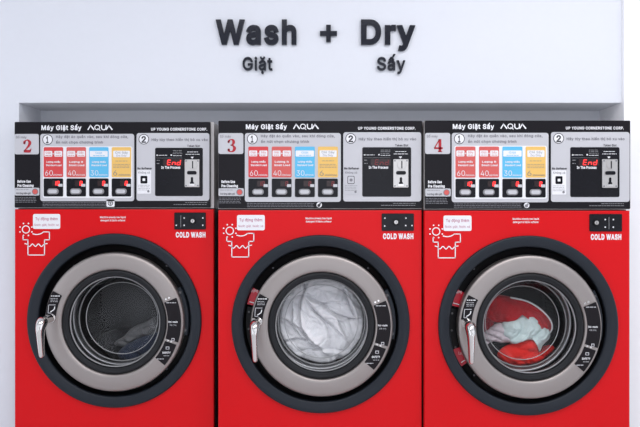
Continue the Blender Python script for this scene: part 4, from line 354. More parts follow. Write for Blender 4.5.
def filled(ch, bold):
    """triangles of one letter in thousandths"""
    k = (ch, bold)
    if k not in FILL:
        loops = [fatten(pl, bold*1000) for pl in GL[ch][1]]
        vs = []; es = []
        for pl in loops:
            o = len(vs); vs += [Vector(p) for p in pl]; es += [(o+i, o+(i+1) % len(pl)) for i in range(len(pl))]
        ov, oe, of = delaunay_2d_cdt(vs, es, [], 0, 0.5, False)[:3]
        keep = []
        for f in of:
            cx = sum(ov[i].x for i in f)/len(f); cy = sum(ov[i].y for i in f)/len(f)
            if winding(loops, cx, cy)*OUT < 0: keep.append(tuple(f))
        FILL[k] = ([(v.x/1000, v.y/1000) for v in ov], keep)
    return FILL[k]
GC = {}
def glyphs(t, bold=0.0, depth=0.0):
    k = (t, bold, depth)
    if k in GC: return GC[k]
    vs = []; fs = []; x = 0
    for ch in t:
        if ch == ' ': x += .24; continue
        gv, gf = filled(ch, bold); o = len(vs)
        used = sorted({i for f in gf for i in f}); ix = {u: o+n for n, u in enumerate(used)}
        vs += [(gv[u][0]+x, gv[u][1], depth) for u in used]; n = len(used)
        fr = [tuple(ix[i] for i in f) for f in gf]; fs += fr
        if depth:
            vs += [(v[0], v[1], -depth) for v in vs[o:o+n]]
            fs += [tuple(i+n for i in reversed(f)) for f in fr]
            es = {(f[i], f[(i+1) % len(f)]) for f in fr for i in range(len(f))}
            fs += [(b_, a_, a_+n, b_+n) for a_, b_ in es if (b_, a_) not in es]
        x += GL[ch][0]/1000+bold*1.8
    cap = max(v for pl in GL['H'][1] for u, v in pl)/1000+bold
    r = (vs, fs, min(v[0] for v in vs), max(v[0] for v in vs), cap)
    GC[k] = r
    return r

def catmull(p, n=6, closed=False):
    out = []; N = len(p)
    for i in range(N if closed else N-1):
        if closed: a, b, c, d = p[i-1], p[i], p[(i+1) % N], p[(i+2) % N]
        else: a, b, c, d = p[max(i-1, 0)], p[i], p[i+1], p[min(i+2, N-1)]
        for k in range(n):
            t = k/n
            out.append(tuple(0.5*(2*b[j]+(c[j]-a[j])*t+(2*a[j]-5*b[j]+4*c[j]-d[j])*t*t+(3*b[j]-a[j]-3*c[j]+d[j])*t**3) for j in range(len(b))))
    if not closed: out.append(p[-1])
    return out

def tube(mb, path, m, n=14):
    """swept ellipse; path items: (Vector, ra, rb) ra sideways, rb in the other direction"""
    P = [Vector(p[0]) for p in path]; up = None; vs = []
    for i, p in enumerate(P):
        t = (P[min(i+1, len(P)-1)]-P[max(i-1, 0)]).normalized()
        side = Vector((1, 0, 0)); side = (side-t*side.dot(t)).normalized(); o = t.cross(side)
        for k in range(n):
            a = 2*PI*k/n; vs.append(p+side*math.cos(a)*path[i][1]+o*math.sin(a)*path[i][2])
    fs = []
    for i in range(len(P)-1):
        for k in range(n):
            q = (k+1) % n; fs.append((i*n+k, i*n+q, (i+1)*n+q, (i+1)*n+k))
    fs.append(list(range(n-1, -1, -1))); fs.append([(len(P)-1)*n+k for k in range(n)])
    mb.add(vs, fs, m, True)

# ------------------------------------------------------------------ tags
def thing(name, label, cat, loc, group=None):
    o = bpy.data.objects.new(name, None); C.objects.link(o); o.location = loc; o.empty_display_size = 0.1
    tag(o, label, cat, group); return o
def tag(o, label, cat, group=None):
    o['label'] = label; o['category'] = cat
    if group: o['group'] = group
def struct(name, a, b, m):
    mb = MB(); mb.box(a, b, m); o = mb.build(name); o['kind'] = 'structure'; return o

# ------------------------------------------------------------------ setting
WY = 0.12                                   # plane of the upper wall and left pier
NX0, NX1 = -301/600*(D+WY), 304/600*(D+WY)  # niche sides
NX2 = 304/600*(D+0.10)
BZ = ZC+(213.5-102.7)/600*(D+WY)            # underside of the upper wall
BY = 0.315                                  # panel at the back of the shadow gap
struct('wall_upper', (NX0-1.6, WY, BZ), (NX2, 1.0, 3.0), WALL)
struct('wall_left', (NX0-1.6, WY, 0), (NX0, 1.0, BZ), WALL)
struct('wall_right', (NX2, 0.10, 0), (NX2+0.6, 1.0, 3.0), WALLW)
struct('wall_niche', (NX0, BY, 1.40), (NX2, BY+0.03, BZ), WALL)
struct('wall_back', (NX0, 0.9, 0), (NX2, 1.0, 1.40), WALL)
struct('floor', (NX0-1.6, -4.2, -0.1), (NX1+1.2, 1.0, 0), FLOORM)
struct('ceiling', (NX0-1.6, -4.2, 3.0), (NX1+1.2, 1.0, 3.1), CEIL)

# ------------------------------------------------------------------ lettering on the wall
LY = WY-0.012
def wall_word(name, word, px0, px1, py_base, h, bold, label):
    root = thing(name, label, 'lettering', (0, WY, 0), None)
    k = (D+WY)/D
    # whole-word layout: glyph by glyph advance widths
    tot = glyphs(word, bold)[3]-glyphs(word, bold)[2]; x0w = glyphs(word, bold)[2]
    cap = glyphs(word, bold)[4]+bold
    sx = (px1-px0)/tot; sz = h/cap
    for i, ch in enumerate(word):
        pre = word[:i]
        pvs = glyphs(pre+ch, bold); one = glyphs(ch, bold, 0.02)
        gx = pvs[3]-(one[3]-one[2])       # left edge of this glyph inside the word
        mb = MB()
        vs = [((320+0, v[0], v[1])) for v in one[0]]
        out = []
        for v in one[0]:
            px = px0+(v[0]-one[2]+gx-x0w)*sx; py = py_base-(v[1]+bold)*sz
            out.append(((px-320)/600*(D+LY), -0.006+(-0.006 if v[2] > 0 else 0.0055), ZC-(py-213.5)/600*(D+LY)))
        mb.add(out, one[1], ACRYL)
        mb.build('letter', root)
    return root
wall_word('wall_lettering', 'Wash', 215.5, 296.5, 44.5, 25.2, 0.033, 'large black word Wash mounted on the upper wall')
wall_word('wall_lettering', 'Dry', 361, 415.5, 44.5, 25.2, 0.033, 'large black word Dry mounted on the upper wall')
wall_word('wall_lettering', 'Giặt', 242.5, 272.5, 70.2, 13.2, 0.018, 'small black word Giặt mounted under the word Wash')
wall_word('wall_lettering', 'Sấy', 377, 405.5, 70.2, 13.2, 0.018, 'small black word Sấy mounted under the word Dry')
mb = MB(); k = (D+LY)/600
cx, cz = 8.5*k, ZC-(33.2-213.5)*k; a, t = 8.5*k, 2.3*k
mb.prism([(cx-a,cz-t),(cx-t,cz-t),(cx-t,cz-a),(cx+t,cz-a),(cx+t,cz-t),(cx+a,cz-t),(cx+a,cz+t),(cx+t,cz+t),(cx+t,cz+a),(cx-t,cz+a),(cx-t,cz+t),(cx-a,cz+t)], WY-0.012, WY-0.0005, ACRYL)
o = mb.build('plus_sign'); tag(o, 'black plus sign on the upper wall between the words Wash and Dry', 'lettering')

# ------------------------------------------------------------------ washing machines
DX, DZ = X(320.6), Z(324.3)      # centre of the round opening
RX, RZ = X(321.6), Z(325.3)      # centre of the door
HW = 0.4075
TOP = Z(121.3)

def seg(mb, ch, px, py, w, h, m, y, th=0.9):
    """seven segment character with lower left corner px, py"""
    S7 = {'8': 'abcdefg', 'E': 'adefg', 'n': 'ceg', 'd': 'bcdeg', '1': 'bc', '0': 'abcdef', '6': 'acdefg', '5': 'acdfg'}
    A = {'a': ((0,1),(1,1)), 'b': ((1,.5),(1,1)), 'c': ((1,0),(1,.5)), 'd': ((0,0),(1,0)), 'e': ((0,0),(0,.5)), 'f': ((0,.5),(0,1)), 'g': ((0,.5),(1,.5))}
    for q in S7[ch]:
        (a, b), (c, d) = A[q]
        f = lambda u, v: (X(px+u*w+v*h*0.12), Z(py-v*h), th/S)
        mb.ribbon([f(a, b), f(c, d)], y, m)

NUM = {
 '2': [[(.10,1.02,.16),(.16,1.2,.22),(.32,1.36,.10),(.56,1.38,.16),(.76,1.12,.28),(.64,.78,.22),(.36,.42,.12),(.08,.14,.07)],
       [(.06,.13,.22),(.5,.13,.26),(.84,.13,.24)], [(.8,.14,.16),(.92,.44,.05)]],
 '3': [[(.10,1.10,.16),(.18,1.24,.18),(.36,1.39,.08),(.62,1.32,.2),(.70,1.06,.26),(.56,.82,.14),(.34,.76,.06)],
       [(.34,.76,.06),(.62,.70,.14),(.80,.42,.28),(.66,.12,.2),(.38,.03,.08),(.18,.14,.18),(.10,.30,.18)]],
 '4': [[(.64,0,.26),(.64,.7,.26),(.64,1.42,.26)], [(.60,1.40,.10),(.3,.9,.1),(.03,.42,.10)], [(.0,.42,.16),(.95,.42,.16)], [(.40,.03,.07),(.90,.03,.07)]],
}
def numeral(mb, ch, px, py, w, y):
    for st in NUM[ch]:
        mb.ribbon([(X(px+u*w), Z(py-v*w), q*1.22*w/S) for u, v, q in catmull(st, 5)], y, NUMRED)
        if ch != '4' and st[0][2] > .12 and st[0][1] > .25:
            mb.disc(X(px+(st[0][0]+.04)*w), Z(py-(st[0][1]+.03)*w), .13*w/S, y, y+.0002, NUMRED, 12)
    if ch == '3': mb.disc(X(px+.16*w), Z(py-.26*w), .13*w/S, y, y+.0002, NUMRED, 12)

def logo(mb, y):
    st = 1.1/S
    zt, zb = Z(124.6), Z(129.6)
    for x0 in (293.5, 312.2):
        mb.ribbon([(X(x0), zb, st), (X(x0+2.9), zt, st)], y, WHITE)
        mb.ribbon([(X(x0+2.4), zt, st), (X(x0+6.3), zb, st*1.3)], y, WHITE)
    pts = [(X(303.0)+2.5/S*math.cos(2*PI*i/20), (zt+zb)/2+2.3/S*math.sin(2*PI*i/20), st*.8) for i in range(20)]
    mb.ribbon(pts, y, WHITE, closed=True)
    mb.ribbon([(X(303.2), Z(128), st*.8), (X(306.2), Z(130.2), st*.8)], y, WHITE)
    u = [(X(307.4), zt, st)]+[(X(309.7)+2.3/S*math.cos(PI+PI*i/10), Z(127.5)+2.0/S*math.sin(PI+PI*i/10), st) for i in range(11)]+[(X(312.0), zt, st)]
    mb.ribbon(u, y, WHITE)

def fine_lines(mb, x0, x1, ys, y, m, w=0.5):
    """rows of print too fine to read: broken hairlines"""
    for yy in ys:
        x = x0
        while x < x1-0.6:
            l = min(random.uniform(1.2, 3.6), x1-x)
            mb.ribbon([(X(x), Z(yy), w/S), (X(x+l), Z(yy), w/S)], y, m); x += l+0.55

def make_machine(idx, label, loc):
    root = thing('washing_machine', label, 'washing machine', loc, 'coin washing machines in the niche')
    dz = loc[2]
    # ---- cabinet
    mb = MB()
    zb, zt, yb, t = 0.045, Z(209.6), 0.76, 0.012
    mb.box((-HW, 0.03, zb), (-HW+t, yb, zt), SIDE); mb.box((HW-t, 0.03, zb), (HW, yb, zt), SIDE)
    mb.box((-HW+t, yb-t, zb), (HW-t, yb, zt), SIDE); mb.box((-HW+t, 0.03, zt-t), (HW-t, yb-t, zt), SIDE)
    mb.box((-HW+t, 0.03, zb), (HW-t, yb-t, zb+t), SIDE)
    cab = mb.build('cabinet', root)
    for sx in (-1, 1):
        for yy in (0.09, 0.68):
            mb = MB(); c = sx*(HW-0.06)
            vs = []; n = 16
            for z, r in ((-dz, 0.03), (-dz+0.012, 0.03), (-dz+0.014, 0.014), (zb, 0.014)):
                for i in range(n): vs.append((c+r*math.cos(2*PI*i/n), yy+r*math.sin(2*PI*i/n), z))
            fs = [(k*n+i, k*n+(i+1) % n, (k+1)*n+(i+1) % n, (k+1)*n+i) for k in range(3) for i in range(n)]
            fs += [list(range(n-1, -1, -1)), [3*n+i for i in range(n)]]
            mb.add(vs, fs, RUBBER); mb.build('foot', root)
    # ---- red front panel with the round hole
    mb = MB(); n = 96; R0 = 0.350; e = 0.004
    X0, X1, Z0, Z1 = -HW, HW, 0.05, Z(210.6)
    ang = [2*PI*i/n for i in range(n)]
    for cxx, czz in ((X0, Z0), (X1, Z0), (X1, Z1), (X0, Z1)): ang.append(math.atan2(czz-DZ, cxx-DX) % (2*PI))
    ang = sorted(set(round(a, 9) for a in ang)); n = len(ang)
    def edge(a, g):
        c, s_ = math.cos(a), math.sin(a)
        tx = ((X1-g-DX)/c if c > 0 else (X0+g-DX)/c) if abs(c) > 1e-9 else 1e9
        tz = ((Z1-g-DZ)/s_ if s_ > 0 else (Z0+g-DZ)/s_) if abs(s_) > 1e-9 else 1e9
        tt = min(tx, tz); return DX+c*tt, DZ+s_*tt
    rows = []
    rows.append([(DX+R0*math.cos(a), 0.02, DZ+R0*math.sin(a)) for a in ang])
    rows.append([(DX+R0*math.cos(a), 0.0, DZ+R0*math.sin(a)) for a in ang])
    rows.append([(edge(a, e)[0], 0.0, edge(a, e)[1]) for a in ang])
    rows.append([(edge(a, 0.001)[0], 0.001, edge(a, 0.001)[1]) for a in ang])
    rows.append([(edge(a, 0)[0], 0.004, edge(a, 0)[1]) for a in ang])
    rows.append([(edge(a, 0)[0], 0.028, edge(a, 0)[1]) for a in ang])
    vs = [v for r in rows for v in r]
    fs = [(k*n+i, k*n+(i+1) % n, (k+1)*n+(i+1) % n, (k+1)*n+i) for k in range(5) for i in range(n)]
    mb.add(vs, fs, RED)
    y = -0.0006
    # printed shirt and sun pictogram, notices, COLD WASH
    sx, sz = 229.8, 231.3
    def q(a, b): return (X(sx+(a-100)/5.96), Z(sz+(b-122)/5.96))
    c0 = q(100, 122)
    mb.ribbon([(c0[0]+3.7/S*math.cos(2*PI*i/24), c0[1]+3.7/S*math.sin(2*PI*i/24), 0.95/S) for i in range(24)], y, WHITE, closed=True)
    for i in range(8):
        a = PI/8+i*PI/4; mb.disc(c0[0]+6.6/S*math.cos(a), c0[1]+6.6/S*math.sin(a), 0.8/S, y, y+.0002, WHITE, 8)
    def line(pts, w=0.95):
        pts = [q(*p) for p in pts]
        for a, b in zip(pts, pts[1:]):
            dx, dz_ = b[0]-a[0], b[1]-a[1]; l = math.hypot(dx, dz_); ex = .45/S/l
            mb.ribbon([(a[0]-dx*ex, a[1]-dz_*ex, w/S), (b[0]+dx*ex, b[1]+dz_*ex, w/S)], y, WHITE)
    line([(82,160),(82,185),(112,185),(112,278),(213,278),(213,185),(243,185),(243,137),(207,137)])
    mb.ribbon([(q(a, b)[0], q(a, b)[1], .95/S) for a, b in catmull([(207,137),(190,148),(165,153),(140,148)], 4)], y, WHITE)
    mb.ribbon([(q(a, b)[0], q(a, b)[1], .95/S) for a, b in catmull([(92,208),(106,212),(122,226),(140,210),(158,226),(176,210),(194,226),(212,211),(232,208)], 4)], y, WHITE)
    mb.text('Machine already has liquid', 305.6, 219.7, 1.9, WHITE, y, 331.7, bold=.02)
    mb.text('detergent & fabric softener', 305.9, 222.9, 1.9, WHITE, y, 331.4, bold=.02)
    mb.text('COLD WASH', 383, 239.2, 5.3, WHITE, y, 413.4, bold=.045)
    mb.build('front_panel', root)
    mb = MB()
    mb.rr(237, 215.5, 264.8, 230.8, 1.8, -0.001, 0.0, WHITE)
    mb.text('Tự động thêm', 239.5, 221.8, 2.9, PINK, -0.0015, 262.3, bold=.01)
    mb.text('Nước giặt, Nước xả', 238.6, 227.6, 2.2, PINK, -0.0015, 263.2)
    mb.build('sticker', root)
    # ---- switch plate
    mb = MB(); mb.rr(381.6, 214, 413.8, 231.3, 1, -0.004, 0.0, BLK, 0.0008)
    y = -0.0046
    if idx == 1: dots = [(383.8,227),(391.8,219.6),(391.8,227),(410.8,219.6),(410.8,227)]; kn = 400.6; ln = 388.4
    elif idx == 2: dots = [(384.8,218.6),(384.6,226.5),(405.8,218.6),(405.6,226),(411.8,226)]; kn = 395.8; ln = None
    else: dots = [(397,219.5),(397,227),(405,219.5),(405,227)]; kn = 388; ln = 400.5
    for a, b in dots: mb.disc(X(a), Z(b), .75/S, y, y+.0005, WHITE, 10)
    if ln: mb.box((X(ln)-.0008, y-.002, Z(229)), (X(ln)+.0008, y+.001, Z(217)), BTN)
    sp = mb.build('switch_plate', root)
    mb = MB(); c = (X(kn), Z(222.6))
    mb.disc(c[0], c[1], 3.2/S, -0.009, -0.004, BLACK, 20, 0.001)
    mb.disc(c[0], c[1], 2.0/S, -0.0105, -0.0085, STEEL, 20, 0.0005)
    mb.box((c[0]-.0008, -.0112, c[1]-.005), (c[0]+.0008, -.0104, c[1]+.005), BLK)
    o = mb.build('key_switch', sp); o['label'] = 'round steel key switch'

    # ---- console
    mb = MB()
    full = 423.0-1.2
    mb.box((-HW, 0.004, Z(209.4)), (HW, 0.20, TOP), FRAME)
    x1f = 418.6 if idx == 1 else 421.9
    mb.prism(rrect(-HW+.0015, Z(208.9), X(x1f), TOP-.0006, 0.004), -0.004, 0.004, DARK, 0.001)
    y = -0.0046
    mb.text('Máy Giặt Sấy', 246, 129.6, 4.7, WHITE, y, 287, bold=.03)
    logo(mb, y)
    mb.text('UP YOUNG CORNERSTONE CORP.', 358, 130.2, 2.7, WHITE, y, 415.3, bold=.03)
    mb.text('Before Use', 221.6, 183.4, 2.6, WHITE, y, 235.2, bold=.05)
    mb.text('Pre Cleaning', 221.6, 187.6, 2.6, WHITE, y, 238, bold=.05)
    fine_lines(mb, 219.2, 241, (198.6, 200.2, 201.8, 203.4), y, GINK, .55)
    fine_lines(mb, 247.3, 314, (204.0, 205.6, 207.2), y, GINK, .5)
    fine_lines(mb, 393, 415.5, (203.8,), y, BTN, .5); fine_lines(mb, 381, 415.5, (205.8,), y, BTN, .55)
    con = mb.build('console', root)
    mb = MB()
    if idx == 1:
        mb.rr(312.5, 200.6, 320.8, 208.2, 1.2, -0.0052, -0.004, WHITE)
        mb.disc(X(316.6), Z(204.4), 2.7/S, -0.0056, -0.005, INK, 20); mb.disc(X(316.6), Z(204.4), 1.9/S, -0.006, -0.005, WHITE, 20)
        mb.text('9', 315.6, 206, 3, INK, -0.0065, bold=.03)
        mb.build('round_sticker', con)
    else:
        mb.disc(X(319.2), Z(205.4), 2.7/S, -0.0052, -0.004, WHITE, 20)
        mb.disc(X(318.9), Z(206.0), 1.6/S, -0.0056, -0.005, INK if idx == 2 else GINK, 12); mb.disc(X(320.2), Z(204.3), .9/S, -0.006, -0.005, INK if idx == 2 else BTN, 10)
        mb.build('round_sticker', con)
    # number plate
    mb = MB(); mb.rr(218.6, 133.8, 243.5, 154.6, 2, -0.0052, -0.004, LGREY)
    y = -0.0058
    mb.text('Số máy', 220.2, 138.3, 2.4, GINK, y, 231, bold=.01)
    numeral(mb, str(idx+1), 227.6, 152.6, 8.9, y)
    mb.build('number_plate', con)
    # pre cleaning switch label
    mb = MB(); mb.rr(218.8, 188.8, 244, 196.6, 1.2, -0.0052, -0.004, LGREY)
    mb.disc(X(239.8), Z(192.7), 4.1/S, -0.0056, -0.004, LGREY, 24)
    mb.disc(X(239.8), Z(192.7), 3.2/S, -0.0062, -0.005, GINK, 24); mb.disc(X(239.8), Z(192.7), 2.5/S, -0.0068, -0.005, C_CORAL, 24)
    fine_lines(mb, 220.6, 233, (190.6,), -0.0058, GINK, .5)
    mb.text('Vui lòng bấm giữ', 220.4, 195.2, 1.8, INK, -0.0058, 235.2, bold=.02)
    mb.build('cleaning_label', con)
    # instruction field 1
    mb = MB(); mb.rr(245, 133.7, 340.8, 202.4, 2.6, -0.0052, -0.004, LGREY)
    y = -0.0058
    mb.disc(X(252.5), Z(139.6), 5.3/S, y, y+.0004, INK, 28); mb.disc(X(252.5), Z(139.6), 4.6/S, y-.0004, y, WHITE, 28)
    mb.text('1', 251.0, 143.0, 6.6, INK, y-.0008, 253.6, bold=.03)
    mb.text('Hãy đặt áo quần vào, sau khi đóng cửa,', 261, 137.9, 2.6, GINK, y, 334.8, bold=.03)
    mb.text('ấn nút chọn chương trình', 261, 143.5, 2.6, GINK, y, 309, bold=.03)
    mb.rr(247.6, 146.5, 339.0, 199.0, 2, y+.0001, -0.005, WHITE if idx != 2 else LGREY)
    mb.build('instruction_plate', con)
    # instruction field 2
    mb = MB(); mb.rr(343.2, 132.9, 421.0 if idx > 1 else 417.6, 202, 2.6, -0.0052, -0.004, LGREY)
    mb.disc(X(350.7), Z(139.2), 5.3/S, y, y+.0004, INK, 28); mb.disc(X(350.7), Z(139.2), 4.6/S, y-.0004, y, WHITE, 28)
    mb.text('2', 348.4, 142.5, 6.4, INK, y-.0008, 353, bold=.03)
    mb.text('Hãy tùy theo hiển thị bỏ xu vào', 358.6, 140.9, 2.6, GINK, y, 416.0, bold=.03)
    mb.text('Token Slot', 395, 147.0, 2.1, INK, y, 408, bold=.03)
    mb.text('No Softener', 344.2, 169.9, 2.0, INK, y, 359, bold=.05)
    mb.build('instruction_plate', con)
    # program cards with their displays and buttons
    cards = [(248.6, C_RED if idx != 3 else C_CORAL, '60', 'phút/minutes', '10', 'Lượng nhiều', 'Standard Load'),
             (271.9, C_CORAL, '40', 'phút/minutes', '8', 'Lượng ít', 'Small Load'),
             (295.0, C_BLUE, '30', 'phút/minutes', '8', 'Lượng nhiều', 'Standard Load'),
             (318.0, C_YEL, '6', 'phút/minutes', '8', '', '')]
    for k, (x, cm, big, small, led, l1, l2) in enumerate(cards):
        mb = MB(); mb.rr(x, 147.3, x+19.8, 178, 1.2, -0.0068, -0.0056, cm); y = -0.0074
        dk = GINK if k == 3 else WHITE
        if k < 2:
            for a, w in ((x+.8, 'Giặt'), (x+11, 'Sấy')):
                mb.rr(a, 151.2, a+8, 157, .8, y, y+.0004, WHITE)
                mb.text(w, a+1.4, 154.0, 2.0, cm, y-.0005, a+6.6); fine_lines(mb, a+1.2, a+7, (155.8,), y-.0005, cm, .6)
            mb.ribbon([(X(x+9.1), Z(154.1), .5/S), (X(x+10.7), Z(154.1), .5/S)], y, WHITE); mb.ribbon([(X(x+9.9), Z(153.3), .5/S), (X(x+9.9), Z(154.9), .5/S)], y, WHITE)
        elif k == 2:
            mb.rr(x+.8, 151.2, x+19, 157.2, .8, y, y+.0004, WHITE); mb.text('Giặt', x+6.4, 154.2, 2.0, cm, y-.0005, x+13.4); fine_lines(mb, x+4, x+16, (156,), y-.0005, cm, .6)
        else:
            mb.rr(x+1.6, 151.0, x+18.6, 157.6, .8, y, y+.0004, WHITE); mb.text('Chỉ Sấy', x+3.6, 154.0, 2.2, GINK, y-.0005, x+16.6); mb.text('Dry Only', x+5, 156.9, 1.9, GINK, y-.0005, x+15)
        if k < 3:
            mb.text(l1, x+3, 163.2, 1.8, WHITE, y, x+17, bold=.03); mb.text(l2, x+2.4, 166.6, 1.8, WHITE, y, x+18.2, bold=.03)
        else:
            fine_lines(mb, x+4, x+16, (161.5,), y, GINK, .45); fine_lines(mb, x+1.6, x+18.4, (165, 166.6, 168.2), y, GINK, .4)
        mb.text(big, x+1.6, 176.3, 5.2, dk, y, x+(9.4 if len(big) > 1 else 5.6), bold=-.005)
        mb.text(small, x+(10 if len(big) > 1 else 7.2), 176.3, 1.6, dk, y, x+18.8, bold=.01)
        mb.build('program_card', con)
        mb = MB(); mb.rr(x, 179.2, x+19.8, 197.6, 1.2, -0.0068, -0.0056, BLK); y = -0.0074
        mb.rr(x+8.6, 181.4, x+16.8, 187, .4, y+.0002, y+.0005, LEDOFF)
        xx = x+13.6
        for ch in reversed(led):
            seg(mb, ch, xx, 186.2, 1.9, 4, LED if idx != 2 else LEDDIM, y, .85); xx -= 3.3
        mb.rr(x+15.2, 184.8, x+19.4, 187.6, .3, y-.0004, y+.0002, LGREY)
        o = mb.build('price_display', con); o['label'] = 'small black field with red digits'
        mb = MB(); mb.prism(rrect(X(x+3.8), Z(195.5), X(x+15.4), Z(189.4), 2.9/S, 8), -0.0115, -0.0068, BTN, 0.0025)
        mb.prism(rrect(X(x+5.2), Z(194.3), X(x+14.0), Z(190.6), 1.7/S, 8), -0.0118, -0.0114, LGREY)
        mb.build('program_button', con)
    # softener card
    mb = MB(); mb.rr(344.1, 170.8, 358.1, 194.8, .8, -0.0068, -0.0052, WHITE if idx != 2 else LGREY); y = -0.0074
    mb.text('Không xả', 345.2, 174.2, 2.1, GINK, y, 357, bold=.01)
    mb.rr(347.4, 176.6, 354.4, 184.4, 1, y, y+.0004, BLK)
    if idx == 2: mb.rr(347.9, 177.1, 353.9, 183.9, .8, y-.0004, y, LGREY); mb.disc(X(351), Z(180.6), 1.6/S, y-.001, y, GINK, 10)
    else: mb.rr(349.6, 179.2, 352.2, 181.8, .3, y-.001, y, WHITE)
    fine_lines(mb, 345, 357, (186.2, 187.8, 189.4, 191), y, GINK, .35)
    mb.disc(X(355.4), Z(192.4), 1.2/S, y-.0003, y, GINK, 12)
    mb.build('softener_card', con)
    # coin panel
    mb = MB(); mb.rr(362.2, 147.9, 410.9, 197.2, 1.6, -0.0068, -0.0052, BLK, 0.0006); y = -0.0074
    fine_lines(mb, 380.5, 390, (150.8, 152.4, 154), y, BTN, .45); fine_lines(mb, 364, 374.5, (155.6,), y, WHITE, .5)
    mb.disc(X(364.4), Z(155.6), .8/S, y, y+.0002, WHITE, 8); mb.disc(X(378.8), Z(155.4), .8/S, y, y+.0002, WHITE, 8); fine_lines(mb, 380.5, 390, (156,), y, WHITE, .5)
    mb.ribbon([(X(363.6), Z(158.4), .2/S), (X(390), Z(158.4), .2/S)], y, BTN)
    fine_lines(mb, 364, 367.5, (160.8, 164), y, BTN, .6)
    fine_lines(mb, 395, 406, (152.2,), y, WHITE, .55); fine_lines(mb, 393.5, 408, (154.6,), y, WHITE, .55)
    mb.prism([(X(398.6), Z(157.2)), (X(400.2), Z(159.2)), (X(401.8), Z(157.2))], y, y+.0003, WHITE)
    mb.text('In The Process', 368.6, 169.2, 2.6, WHITE, y, 388, bold=.04)
    mb.build('coin_panel', con)
    mb = MB(); mb.rr(370.5, 159.6, 390.4, 166.2, .4, -0.0074, -0.0066, LEDOFF)
    xx = 374.8
    for ch in 'End': seg(mb, ch, xx, 165.3, 3.0, 4.8, LED if idx != 2 else LEDDIM, -0.008, .8); xx += 5.0
    o = mb.build('display', con); o['label'] = 'red seven segment display reading End'
    # coin acceptor
    mb = MB(); m_ = STEEL
    mb.rr(392.9, 160, 407.9, 188.2, .8, -0.016, -0.0066, m_, 0.001)
    c = (X(401.2), Z(165.5))
    mb.disc(c[0], c[1], 4.6/S, -0.019, -0.016, m_, 24, 0.001)
    mb.box((c[0]-.0022, -.0196, c[1]-.015), (c[0]+.0022, -.0189, c[1]+.015), BLK)
    for a, b in ((394.4, 161.6), (406.4, 161.6), (394.4, 186.6), (406.4, 186.6)): mb.disc(X(a), Z(b), .8/S, -.0172, -.016, GINK, 10)
    mb.rr(395.6, 171.8, 405.2, 175.4, 1.6, -0.022, -0.016, BLK, 0.001)
    mb.rr(399.2, 178, 401.6, 184, 1.0, -0.0168, -0.016, BLK); mb.disc(X(400.4), Z(184), 2.0/S, -.0172, -.016, BLK, 16)
    mb.rr(397.5, 184.6, 403.5, 187, .6, -0.019, -0.016, CHROME, .0008)
    o = mb.build('coin_acceptor', con); o['label'] = 'steel coin slot plate with black reject lever'

    # ---- round surround and recess
    c = (DX, DZ)
    mb = MB(); mb.lathe([(.350, .012), (.3555, .0), (.356, -.006), (.354, -.0115), (.349, -.0135), (.335, -.013), (.318, -.0085), (.3135, -.0065), (.311, -.003), (.3105, .004)], c, SLATE, 128)
    mb.build('door_surround', root)
    mb = MB(); mb.lathe([(.3105, .003), (.3095, .006), (.309, .070), (.205, .072), (.200, .060)], c, BLACK, 96)
    mb.lathe([(.200, .060), (.195, .0595), (.192, .062), (.190, .072), (.191, .076), (.1895, .085), (.195, .095)], c, MOUTH, 96)
    # screws in the recess
    for a in (48, 132, 228, 312): mb.disc(c[0]+.292*math.cos(math.radians(a)), c[1]+.292*math.sin(math.radians(a)), .004, .067, .071, GINK, 10)
    mb.build('recess', root)
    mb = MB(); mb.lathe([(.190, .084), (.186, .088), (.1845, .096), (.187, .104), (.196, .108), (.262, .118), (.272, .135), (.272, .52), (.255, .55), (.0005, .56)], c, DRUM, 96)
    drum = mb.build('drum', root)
    for a in (18, 138, 258):
        a = math.radians(a+(8 if idx == 1 else 20)); mb = MB(); t_ = Vector((-math.sin(a), 0, math.cos(a))); r_ = Vector((math.cos(a), 0, math.sin(a)))
        base = Vector((c[0], 0, c[1])); prof = [(-.035, .271), (-.018, .215), (0, .205), (.018, .215), (.035, .271)]
        vs = [base+t_*u+r_*v+Vector((0, yy, 0)) for yy in (.15, .5) for u, v in prof]
        mb.add(vs, [(0,1,6,5),(1,2,7,6),(2,3,8,7),(3,4,9,8),(4,0,5,9),(4,3,2,1,0),(5,6,7,8,9)], STEEL); mb.build('lifter', drum)
    # latch plate on the left of the recess and hinge on the right
    mb = MB(); mb.lathe([(.262, .070), (.262, .040), (.304, .040), (.304, .070)], c, BLACK, 14, False, math.radians(168), math.radians(203), True)
    for a in (172, 185.5, 199): mb.disc(c[0]+.294*math.cos(math.radians(a)), c[1]+.294*math.sin(math.radians(a)), .0045, .038, .041, SIDE, 10)
    mb.build('latch_plate', root)
    if idx > 1:
        for a0, a1 in (((153, 166),) if idx == 2 else ((153, 166), (200, 214))):
            mb = MB(); mb.lathe([(.240, .034), (.307, .034), (.307, .038), (.240, .038)], c, STICK, 8, False, math.radians(a0), math.radians(a1), True)
            aa = a1-2.5 if a0 < 180 else a1-3.0
            mb.lathe([(.252, .0332), (.300, .0332), (.300, .0338), (.252, .0338)], c, WHITE, 3, False, math.radians(aa), math.radians(aa+.7), True)
            if a0 < 180: mb.text('Lượng', 249.2 if idx == 2 else 250, 293.6, 3, WHITE, .0332, 257)
            else: mb.text('Lượng', 254, 355.2, 3, WHITE, .0332, 262)
            o = mb.build('warning_sticker', root); o['label'] = 'red sticker with white print in the round recess'
    mb = MB()
    mb.lathe([(.276, .004), (.300, .004), (.304, .012), (.304, .060), (.276, .060)], c, SLATE, 14, False, math.radians(-12), math.radians(27), True)
    mb.lathe([(.272, -.004), (.283, -.004), (.283, .006), (.272, .006)], c, STEEL, 10, False, math.radians(-9), math.radians(22), True)
    for a in (-8, 23):
        mb.disc(c[0]+.290*math.cos(math.radians(a)), c[1]+.290*math.sin(math.radians(a)), .006, -.001, .006, SIDE, 14, .001)
